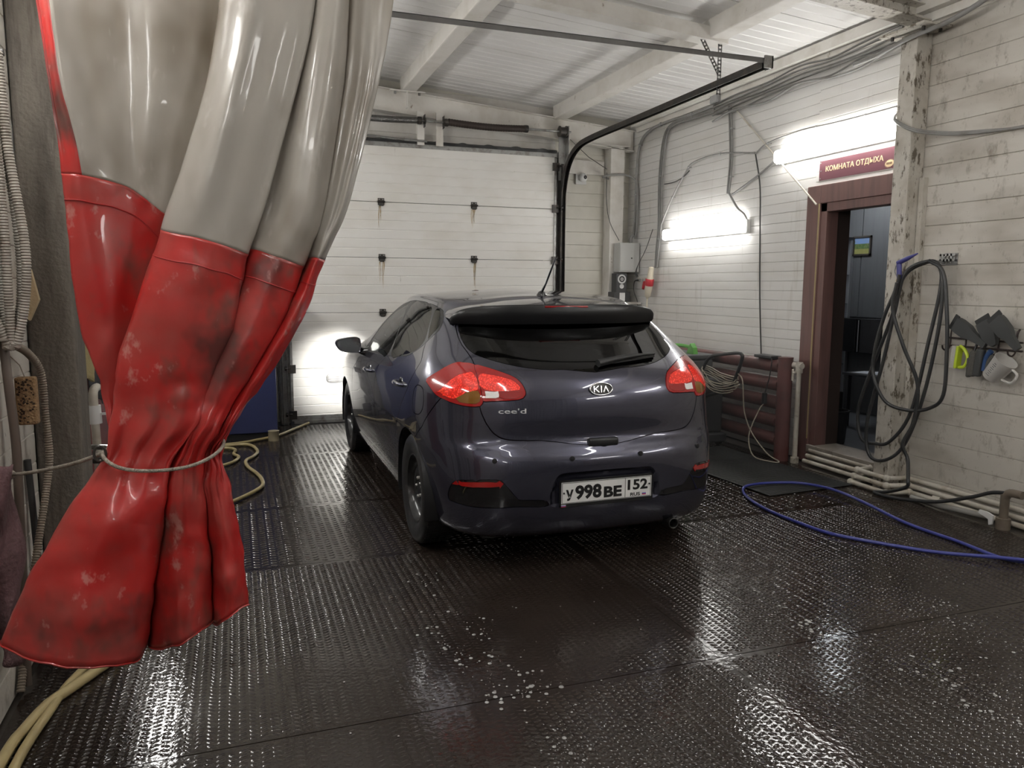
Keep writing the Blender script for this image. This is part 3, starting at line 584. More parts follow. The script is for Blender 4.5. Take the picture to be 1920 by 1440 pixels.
def split_body():
    G = car_grid(8, [10,10,10,10,10,12,14,16,18,16,14,12,10,8,6]); nr, nc = G.shape[:2]; P = G.reshape(-1,3).copy()
    idx = np.arange(nr*nc).reshape(nr,nc)
    E = np.concatenate([np.stack([idx[:,:-1].ravel(),idx[:,1:].ravel()],1), np.stack([idx[:-1].ravel(),idx[1:].ravel()],1)])
    lock = np.zeros(len(P),bool); zero = {}
    order = ['wscr','lamp','lampi','hatch','rear_window','archr','archf','dlo','panef','paner','paneq','bumper','doorr','doorf','fuel','lito','ambo','liti','revi','redi','insert','refl','recess']
    C = {n:(k,p) for n,k,p in CUTS}
    for n in order:
        k, p = C[n]; c = cond(k,P,n); q = uv2(k,P); sd = np.full(len(P),9.); near = q.copy()
        s_, n_ = poly_sd(q[c],p); sd[c] = s_; near[c] = n_
        z = np.zeros(len(P),bool); z[np.abs(sd)<.0008] = True
        cr = (sd[E[:,0]]*sd[E[:,1]] < 0) & c[E[:,0]] & c[E[:,1]] & ~z[E[:,0]] & ~z[E[:,1]]
        ee = E[cr]; ee = ee[np.argsort(np.minimum(abs(sd[ee[:,0]]),abs(sd[ee[:,1]])))]
        for a, b in ee:
            if z[a] or z[b]: continue
            ca, cb_ = abs(sd[a])+(.02 if lock[a] else 0), abs(sd[b])+(.02 if lock[b] else 0)
            v = a if ca <= cb_ else b; o = b if v == a else a
            z[v] = True
            if not lock[v]:
                # move along the edge to the crossing so the vertex stays on the surface
                t = abs(sd[v])/(abs(sd[a])+abs(sd[b])); tgt = P[v]+(P[o]-P[v])*t
                P[v] = tgt
                lock[v] = True
        zero[n] = z
    # grid normals
    Gp = P.reshape(nr,nc,3); du = np.gradient(Gp,axis=1); dv = np.gradient(Gp,axis=0); Nn = np.cross(du,dv); Nn /= np.maximum(np.linalg.norm(Nn,axis=2,keepdims=True),1e-9); Nn = Nn.reshape(-1,3)
    Nn[idx[:,0]] *= np.array([0,1,1]); Nn[idx[:,-1]] *= np.array([0,1,1]); Nn[idx[-1]] = (0,0,1)
    Nn /= np.maximum(np.linalg.norm(Nn,axis=1,keepdims=True),1e-9)
    if Nn[idx[20,110]][0] < 0: Nn = -Nn
    Nn[idx[-1]] = (0,0,1)
    tris = []
    zs = [zero[n] for n in order]
    for i in range(nr-1):
        for j in range(nc-1):
            a,b,c,d = idx[i,j],idx[i,j+1],idx[i+1,j+1],idx[i+1,j]; dg = None
            for z in zs:
                if z[a] and z[c] and not (z[b] and z[d]): dg = 0; break
                if z[b] and z[d] and not (z[a] and z[c]): dg = 1; break
            if dg is None: dg = 0 if np.sum((P[a]-P[c])**2) <= np.sum((P[b]-P[d])**2) else 1
            tris += [(a,b,c),(a,c,d)] if dg == 0 else [(a,b,d),(b,c,d)]
    T = np.array(tris); cen = P[T].mean(1); lab = np.full(len(T),'shell',dtype=object)
    ins = {}
    for n,(k,p) in C.items():
        m = cond(k,cen,n); r = np.zeros(len(T),bool); r[m] = poly_sd(uv2(k,cen)[m],p)[0] < 0; ins[n] = r
    for n in ('wscr','bumper','insert','refl','doorr','doorf','dlo','fuel','paner','panef','paneq','hatch','rear_window','lamp','lampi','lito','ambo','liti','revi','redi','archr','archf'):
        m = ins[n]
        if n in ('insert','refl'): m = m & (lab == 'bumper') | m & (lab == 'insert')
        if n == 'bumper': m = m & (cen[:,1] < 0)
        lab[m] = n
    # number-plate recess pressed into the bumper
    k, p = C['recess']; c = cond(k,P,'recess'); s_ = poly_sd(uv2(k,P)[c],p)[0]; dep = np.clip(-s_/.018,0,1); dep = dep*dep*(3-2*dep)
    P[np.where(c)[0],1] += .022*dep
    # inserts sit a little deeper than the painted bumper
    return P, T, lab, Nn
def panel_mesh(P, T, N_, gap=.003, depth=.012, sides=(1,-1), lift=0.):
    """one panel from body triangles, mirrored if both sides asked; edges shrunk for the shut line and folded inwards"""
    VV = []; NN = []; FF = []; key = {}
    for s in sides:
        for t in T:
            f = []
            for i in t:
                x = P[i][0]*s; kk = (i, 0 if abs(P[i][0]) < 1e-5 else s)
                if kk not in key: key[kk] = len(VV); VV.append((x,P[i][1],P[i][2])); NN.append((N_[i][0]*s,N_[i][1],N_[i][2]))
                f.append(key[kk])
            if len(set(f)) == 3: FF.append(tuple(f) if s > 0 else tuple(f[::-1]))
    VV = np.array(VV); NN = np.array(NN); cnt = {}
    FFa = np.array(FF)
    for f in FF:
        for a, b in ((f[0],f[1]),(f[1],f[2]),(f[2],f[0])): cnt.setdefault((min(a,b),max(a,b)),[]).append((a,b))
    bd = [v[0] for v in cnt.values() if len(v) == 1]
    bv = sorted({i for e in bd for i in e})
    cen = VV[FFa].mean(1); acc = np.zeros_like(VV)
    for k in range(3): np.add.at(acc, FFa[:,k], cen-VV[FFa[:,k]])
    acc -= NN*(acc*NN).sum(1,keepdims=True); l = np.linalg.norm(acc,axis=1,keepdims=True); acc = acc/np.maximum(l,1e-9)
    VV = VV+NN*lift
    VV[bv] += acc[bv]*gap
    if depth:
        o = len(VV); mp = {b:o+k for k,b in enumerate(bv)}
        VV = np.concatenate([VV, VV[bv]-NN[bv]*depth])
        FF += [(b,a,mp[a],mp[b]) for a,b in bd]
    return VV+np.array([CX,CY,0]), FF
# ---------------------------------------------------------------- car
PAINT = mat('metallic_blue_grey_paint', (.062,.062,.090), .27, .72, coat=1.0, bump=.012, bscale=900)
GLOSSB = mat('gloss_black', (.008,.008,.009), .08, coat=1.0)
TRIMB = mat('satin_black_trim', (.016,.016,.017), .4)
def glass_mat(name, tint, rough=.02):
    m = bpy.data.materials.new(name); m.use_nodes = True; MATS[name] = m; nt = m.node_tree; N = nt.nodes; L = nt.links
    N.remove(N['Principled BSDF']); out = N['Material Output']
    tr = N.new('ShaderNodeBsdfTransparent'); tr.inputs[0].default_value = (*tint,1); gl = N.new('ShaderNodeBsdfGlossy'); gl.inputs['Roughness'].default_value = rough
    fr = N.new('ShaderNodeFresnel'); fr.inputs[0].default_value = 1.52; mx = N.new('ShaderNodeMixShader')
    L.new(fr.outputs[0], mx.inputs[0]); L.new(tr.outputs[0], mx.inputs[1]); L.new(gl.outputs[0], mx.inputs[2]); L.new(mx.outputs[0], out.inputs[0]); return m
GLD = glass_mat('dark_tinted_glass', (.012,.012,.013)); GLM = glass_mat('light_tinted_glass', (.55,.57,.56))
def lens(name, col, emis, estr, dots=260):
    m = mat(name, col, .12, coat=1.0, emis=emis, estr=estr); nt = m.node_tree; N = nt.nodes; L = nt.links; b = N['Principled BSDF']
    if dots:
        tc = N.new('ShaderNodeTexCoord'); vo = N.new('ShaderNodeTexVoronoi'); vo.inputs['Scale'].default_value = dots; L.new(tc.outputs['Object'], vo.inputs['Vector'])
        rp = N.new('ShaderNodeMapRange'); rp.inputs['From Min'].default_value = .0; rp.inputs['From Max'].default_value = .55; rp.inputs['To Min'].default_value = estr*2.1; rp.inputs['To Max'].default_value = estr*.15
        L.new(vo.outputs['Distance'], rp.inputs['Value']); L.new(rp.outputs[0], b.inputs['Emission Strength'])
    return m
LRED = lens('clear_red_lens', (.22,.008,.008), (1,.02,.02), .05, 0); LLIT = lens('lit_red_lens', (.62,.016,.010), (1,.06,.03), .36, 105); LAMB = lens('amber_lens', (.20,.09,.02), (1,.5,.1), .015, 0)
LREV = lens('reverse_lens', (.75,.72,.70), (1,1,1), .10, 300); LDRK = lens('dark_red_lens', (.28,.006,.006), (1,.02,.02), .03)
car = thing('hatchback_car', (CX,CY,0), 'dark blue-grey five-door hatchback with lit red tail lamps, facing the gate', 'car')
bP, bT, bL, bN = split_body()
def part(name, sel, mt, parent=car, sides=(1,-1), **k):
    T = bT[np.isin(bL, sel)]
    return obj(name, panel_mesh(bP,T,bN,sides=sides,**k), mt, parent, ang=42, fixn=False)
body = part('body_shell', ['shell'], PAINT)
hatch = part('tailgate', ['hatch'], PAINT)
part('rear_window', ['rear_window'], GLD, hatch, gap=.001, depth=.004)
part('windscreen', ['wscr'], GLM, gap=.001, depth=.004)
bump_o = part('rear_bumper', ['bumper'], PAINT)
for s in (1,-1):
    part('bumper_insert', ['insert'], GLOSSB, bump_o, sides=(s,), gap=.001, depth=.01, lift=-.004)
    part('reflector', ['refl'], LDRK, bump_o, sides=(s,), gap=.001, depth=.006)
    df = part('front_door', ['doorf'], PAINT, sides=(s,)); dr = part('rear_door', ['doorr'], PAINT, sides=(s,))
    part('window_trim', ['dlo'], TRIMB, sides=(s,), gap=.001)
    part('front_side_window', ['panef'], GLM, sides=(s,), gap=.0, depth=.003); part('rear_side_window', ['paner'], GLD, sides=(s,), gap=.0, depth=.003); part('quarter_window', ['paneq'], GLD, sides=(s,), gap=.0, depth=.003)
    tl = part('tail_lamp', ['lamp'], LRED, sides=(s,), gap=.0015, lift=.003)
    part('lit_lens', ['lito'], LLIT, tl, sides=(s,), gap=0, depth=.002, lift=.003); part('amber_lens', ['ambo'], LAMB, tl, sides=(s,), gap=0, depth=.002, lift=.003)
    ti = part('tailgate_lamp', ['lampi'], LRED, sides=(s,), gap=.0015, lift=.003)
    part('lit_lens', ['liti'], LLIT, ti, sides=(s,), gap=0, depth=.002, lift=.003); part('reverse_lens', ['revi'], LREV, ti, sides=(s,), gap=0, depth=.002, lift=.003); part('dark_lens', ['redi'], LDRK, ti, sides=(s,), gap=0, depth=.002, lift=.003)
fl = part('fuel_flap', ['fuel'], PAINT, sides=(-1,)); part('side_panel_patch', ['fuel'], PAINT, body, sides=(1,), gap=0)
C0 = np.array([CX,CY,0])
def cpt(*p): return tuple(np.array(p)+C0)
def cmb(m): return ([tuple(np.array(p)+C0) for p in m.v], m.f)
# rear spoiler
st = [(0,-.218,1.266,1.378),(.18,-.212,1.266,1.378),(.34,-.196,1.266,1.376),(.46,-.172,1.266,1.371),(.55,-.142,1.267,1.361),(.61,-.116,1.268,1.344),(.640,-.092,1.270,1.320),(.652,-.06,1.268,1.296)]
sx = [(-a,b,c,d) for a,b,c,d in st[:0:-1]]+st
top = []; face = []; und = []
for x,y,zb,zt in sx:
    ax = abs(x); yr = .10+.12*(ax/.5)**2*.5; zr = 1.414-.05*(ax/.5)**2 if ax < .5 else 1.364-(ax-.5)*.45
    zr = max(zr, zt-.002); yr = min(yr,.17)
    top.append([(x,yr,zr-.004),(x*.997,yr*.6+y*.4+.0,zr*.62+zt*.38+.008),(x,yr*.2+y*.8,zr*.2+zt*.8+.004),(x,y+.006,zt)])
    face.append([(x,y+.006,zt),(x,y-.004,zt-.012*(zt-zb)/.1),(x*.998,y-.002,zb+.4*(zt-zb)),(x*.995,y+.012,zb)])
    und.append([(x*.995,y+.012,zb),(x*.98,y+.06,zb+.004),(x*.96,yr-.06,zr-.07)])
top_o = obj('spoiler', cmb(MB().grid(crom(np.array(top),3))), PAINT, car, ang=50)
obj('spoiler_face', cmb(MB().grid(crom(np.array(face),3)).grid(crom(np.array(und),3))), mat('spoiler_black',(.006,.006,.007),.32), top_o, ang=60)
obj('brake_strip', cmb(MB().box((-.135,-.221,1.360),(.135,-.205,1.371),bev=.003)), LDRK, top_o)
# lower body / interior
obj('underbody', cmb(MB().box((-.60,-.52,.15),(.60,3.2,.24)).box((-.70,.45,.24),(.70,2.2,.30))), TRIMB, car, smooth=False)
INTD = mat('car_interior', (.03,.03,.032), .7)
obj('parcel_shelf', cmb(MB().box((-.60,-.40,.96),(.60,.10,.985))), INTD, car, smooth=False)
obj('dashboard', cmb(MB().box((-.70,1.75,.55),(.70,2.15,.95),bev=.05)), INTD, car)
def seat(x, y, w):
    t = obj('seat', cmb(MB().cbox((x,y+.28,.50),(w,.5,.16),bev=.05).cbox((x,y,.80),(w,.14,.62),rx=-.18,bev=.05)), INTD, car)
    return t
for x in (-.37,.37):
    s_ = seat(x,.95,.50); obj('headrest', cmb(MB().cbox((x,.86,1.19),(.26,.10,.18),bev=.04).cyl((x-.05,.88,1.08),(x-.05,.87,1.12),.007,6).cyl((x+.05,.88,1.08),(x+.05,.87,1.12),.007,6)), INTD, s_)
s_ = seat(0,.12,1.25)
for x in (-.4,0,.4): obj('headrest', cmb(MB().cbox((x,.03,1.14),(.24,.09,.13),bev=.035)), INTD, s_)
# wheel housings and wheels
TYRE = mat('wet_tyre', (.016,.016,.017), .38, dirt=(.05,.047,.044), dirt_amt=.5, dscale=20, bump=.1, bscale=50); RIMM = mat('black_steel_rim', (.012,.012,.013), .3, .3, coat=.4)
for y in (0,2.65):
    for s in (1,-1):
        m = MB(); n = 28; rows = []
        for k in range(n+1):
            a = math.pi*(-.08)+math.pi*1.16*k/n
            rows.append([(s*.875,y+.358*math.cos(a),.31+.358*math.sin(a)),(s*.50,y+.358*math.cos(a),.31+.358*math.sin(a)),(s*.50,y,.31)])
        m.grid(rows); obj('wheel_housing', cmb(m), TRIMB, car)
def wheel(x, y, s):
    c = cpt(x,y,.317); ax = (s,0,0)
    ty = obj('tyre', MB().lathe([(.20,-.085),(.225,-.098),(.27,-.103),(.298,-.098),(.313,-.085),(.317,-.06),(.317,.06),(.313,.085),(.298,.098),(.27,.103),(.225,.098),(.20,.085)],c,ax,48,cap=False), TYRE, car, ang=60)
    tr = MB()
    for k in range(72):
        a = 2*math.pi*k/72; ca, sa = math.cos(a), math.sin(a); M = Matrix.Translation(c) @ Matrix.Rotation(a,4,'X')
        for q in (-.062,-.024,.024,.062): tr.box((q-.014,-.009,.312),(q+.014,.009,.3185),M)
    obj('tread_blocks', tr, TYRE, ty, smooth=False, kind='stuff')
    rim = obj('rim', MB().lathe([(.20,-.09),(.206,.078),(.200,.088),(.192,.086),(.186,.06),(.172,.035),(.155,.028),(.135,.048),(.115,.062),(.085,.058),(.07,.045),(.04,.045),(.036,.062),(.0,.064)],c,ax,48,cap=False), RIMM, ty, ang=50)
    for k in range(16):
        a = 2*math.pi*k/16; o = Vector(c)+Vector((s*.041,math.cos(a)*.146,math.sin(a)*.146)); obj('hole_shade_disc', MB().lathe([(.0,0),(.013,0),(.013,.003),(.0,.003)],o,(s,0,0),10), mat('hole_shade',(.002,.002,.002),.9), ty, smooth=False)  # flat black discs on the rim, painting the shade inside vent holes
    for k in range(5):
        a = 2*math.pi*k/5; o = Vector(c)+Vector((s*.050,math.cos(a)*.057,math.sin(a)*.057)); obj('wheel_bolt', MB().lathe([(.010,0),(.010,.014),(.006,.018),(0,.018)],o,(s,0,0),6), GALV, ty)
for y in (0,2.65):
    for s in (1,-1): wheel(s*.765, y, s)
# door handles, mirror, wiper, antenna, sensors, tow cover
for s in (1,-1):
    for y,z,x in ((.205,.905,.885),(1.30,.875,.889)):
        h = obj('door_handle', cmb(MB().tube([(s*(x-.004),y-.10,z),(s*(x+.022),y-.075,z+.002),(s*(x+.030),y,z+.004),(s*(x+.022),y+.075,z+.002),(s*(x-.004),y+.10,z)],.013,10,sm=5)), PAINT, car)
        obj('handle_cup', cmb(MB().lathe([(.0,0),(.035,.0),(.042,.002),(.045,-.003)],(s*x,y-.01,z-.006),(s,0,0),20)), GLOSSB, h)
    mo = crom([(.895,.03),(.905,.052),(.95,.060),(1.055,.044),(1.082,.020),(1.074,-.015),(1.035,-.052),(.94,-.062),(.90,-.055),(.892,-.01)],4,True); mc = np.array([.985,-.002])
    mrow = []
    for sc_,yy in ((.93,1.664),(.90,1.652),(.97,1.646),(1.0,1.655),(1.0,1.70),(.94,1.745),(.78,1.775),(.45,1.795),(.02,1.80)):
        ring_ = mc+(mo-mc)*sc_; mrow.append([(s*p[0],yy,1.03+p[1]) for p in ring_]+[(s*ring_[0][0],yy,1.03+ring_[0][1])])
    mr = obj('mirror_housing', cmb(MB().grid(mrow)), PAINT, car)
    obj('mirror_glass', cmb(MB().prism([(s*p[0],1.03+p[1]) for p in mc+(mo-mc)*.92],(0,.004,0),((0,1.653,0),(1,0,0),(0,0,1)))), mat('mirror_glass',(.42,.44,.45),.06,.9), mr, smooth=False)
    obj('mirror_arm', cmb(MB().tube([(s*.82,1.66,.975),(s*.87,1.68,.975),(s*.90,1.71,.99)],.03,10,rad=[.045,.03,.03])), GLOSSB, mr)
obj('antenna', cmb(MB().lathe([(.034,0),(.032,.012),(.022,.028),(.010,.036),(.0,.038)],(0,.17,1.418),(0,-.1,1),18)), GLOSSB, car)
obj('antenna_mast', cmb(MB().tube([(0,.165,1.45),(.0,.10,1.50),(.0,.0,1.60),(0,-.055,1.655)],.005,8,rad=[.009,.006,.006,.004])), GLOSSB, car)
wp = obj('rear_wiper', cmb(MB().tube([(.03,-.575,1.072),(.15,-.548,1.090),(.29,-.525,1.104),(.42,-.495,1.108)],.012,8,sm=5,rad=[.022,.018,.011,.006])), TRIMB, car)
obj('wiper_blade', cmb(MB().tube([(.05,-.555,1.066),(.2,-.538,1.077),(.42,-.487,1.095)],.008,6,sm=5)), RUBBER, wp)
for x,y,z in ((.592,-.693,.608),(.197,-.766,.608),(-.197,-.766,.608),(-.592,-.693,.608)):
    obj('parking_sensor', cmb(MB().lathe([(.013,-.004),(.013,.002),(.010,.003),(0,.003)],(x,y,z),(x*.35,-1,0),18)), TRIMB, bump_o)
obj('tailgate_grip', cmb(MB().box((-.085,-.735,.652),(.085,-.690,.697),bev=.012)), TRIMB, hatch)
ex = obj('exhaust_tip', cmb(MB().lathe([(.030,-.10),(.030,.03),(.027,.032),(.024,.03),(.024,-.08)],(.44,-.69,.188),(0,-1,.03),20,cap=False)), mat('sooty_pipe',(.05,.048,.045),.4,.7), car)
# number plate
PLW = mat('plate_white', (.82,.82,.80), .4); PLK = mat('plate_black', (.012,.012,.012), .45)
PZ, PY = .4325, -.776
plt = obj('number_plate', cmb(MB().box((-.26,PY,PZ-.056),(.26,PY+.003,PZ+.056))), PLW, car, smooth=False)
obj('plate_frame', cmb(MB().box((-.268,PY+.001,PZ-.075),(.268,PY+.014,PZ+.066),bev=.004).box((-.268,PY-.002,PZ-.074),(.268,PY+.002,PZ-.059)).box((-.268,PY-.002,PZ+.059),(.268,PY+.002,PZ+.066)).box((-.268,PY-.002,PZ-.07),(-.262,PY+.002,PZ+.066)).box((.262,PY-.002,PZ-.07),(.268,PY+.002,PZ+.066))), PLK, plt)
ln = MB().box((-.256,PY-.0012,PZ-.0535),(.256,PY-.0002,PZ-.0515)).box((-.256,PY-.0012,PZ+.0515),(.256,PY-.0002,PZ+.0535)).box((-.256,PY-.0012,PZ-.0535),(-.254,PY-.0002,PZ+.0535)).box((.254,PY-.0012,PZ-.0535),(.256,PY-.0002,PZ+.0535)).box((.1035,PY-.0012,PZ-.053),(.1055,PY-.0002,PZ+.053))
obj('border', cmb(ln), PLK, plt, smooth=False)
def ptxt(name, t, xc, zcn, wd, ht, mt_=PLK, par=None, y=PY, bold=.004):
    v = place(fit_width(text_mesh(t,.1,.0006,bold=bold),wd,ht), cpt(xc,y-.0008,zcn), (1,0,0), (0,0,1)); return obj(name, v, mt_, par or plt, smooth=False)
ptxt('letter','У',-.214,PZ-.012,.042,.058); ptxt('digits','998',-.108,PZ-.002,.150,.076); ptxt('letters','BE',.032,PZ-.012,.104,.058)
ptxt('region_digits','152',.178,PZ+.014,.118,.056,bold=.003); ptxt('country','RUS',.164,PZ-.038,.058,.018,bold=.002)
for x,z in ((-.246,0),(.247,.012)): obj('rivet', cmb(MB().ball((x,PY-.001,PZ+z),.005,8,5)), PLK, plt)
for k,cc in enumerate(((.7,.7,.7),(.05,.1,.5),(.6,.05,.05))):
    obj('flag_stripe', cmb(MB().box((.205,PY-.0012,PZ-.035-k*.005),(.228,PY-.0002,PZ-.030-k*.005))), mat('flag%d'%k,cc,.5), plt, smooth=False)
    obj('flag_sticker', cmb(MB().box((-.262,PY-.0032,PZ-.064-k*.0035),(-.236,PY-.0018,PZ-.0605-k*.0035))), mat('flag%d'%k,cc,.5), plt, smooth=False)
# oval emblem and lettering
ez, ey = .949, -.684; tl_ = Vector((0,-.23,1)).normalized()*1.0; up = Vector((0,.19,.98)).normalized()
em_p = [(.066*math.cos(2*math.pi*k/48),.0335*math.sin(2*math.pi*k/48)) for k in range(48)]
emb = obj('oval_emblem', MB().prism(em_p, up.cross(Vector((1,0,0)))*-.004, (cpt(0,ey+.008,ez),(1,0,0),up)), GLOSSB, hatch, smooth=False)
o_ = Vector(cpt(0,ey+.002,ez)); ring = [tuple(o_+Vector((1,0,0))*a*.97+up*b*.96) for a,b in em_p]
obj('chrome_ring', MB().tube(ring,.0042,8,closed=True), CHROME, emb)
nrm = Vector((1,0,0)).cross(up)
lt = MB()
def stroke(a, b, w=.0062):
    a = Vector(a); b = Vector(b); d = (b-a).normalized(); s_ = Vector((-d.y,d.x))*w/2
    q = [a-s_,b-s_,b+s_,a+s_]; lt.prism([(p.x,p.y) for p in q], tuple(nrm*.0025), (tuple(Vector(cpt(0,ey+.002,ez))+nrm*.001),(1,0,0),up))
stroke((-.042,-.017),(-.042,.017)); stroke((-.038,-.001),(-.017,.017),.0055); stroke((-.034,.001),(-.014,-.017),.0055); stroke((-.001,-.017),(-.001,.017)); stroke((.012,-.017),(.026,.016)); stroke((.024,.016),(.040,-.017))
obj('emblem_letters', lt, CHROME, emb, smooth=False)
v = fit_width(text_mesh("cee'd",.1,.001,bold=.001), .142, .026); dd = Vector((-.141,.040,0)).normalized()
v = place(v, cpt(-.4925,-.676,.855), tuple(-dd), (0,.02,1)); obj('badge_letters', v, mat('badge_silver',(.62,.62,.63),.3,.2), hatch, smooth=False)
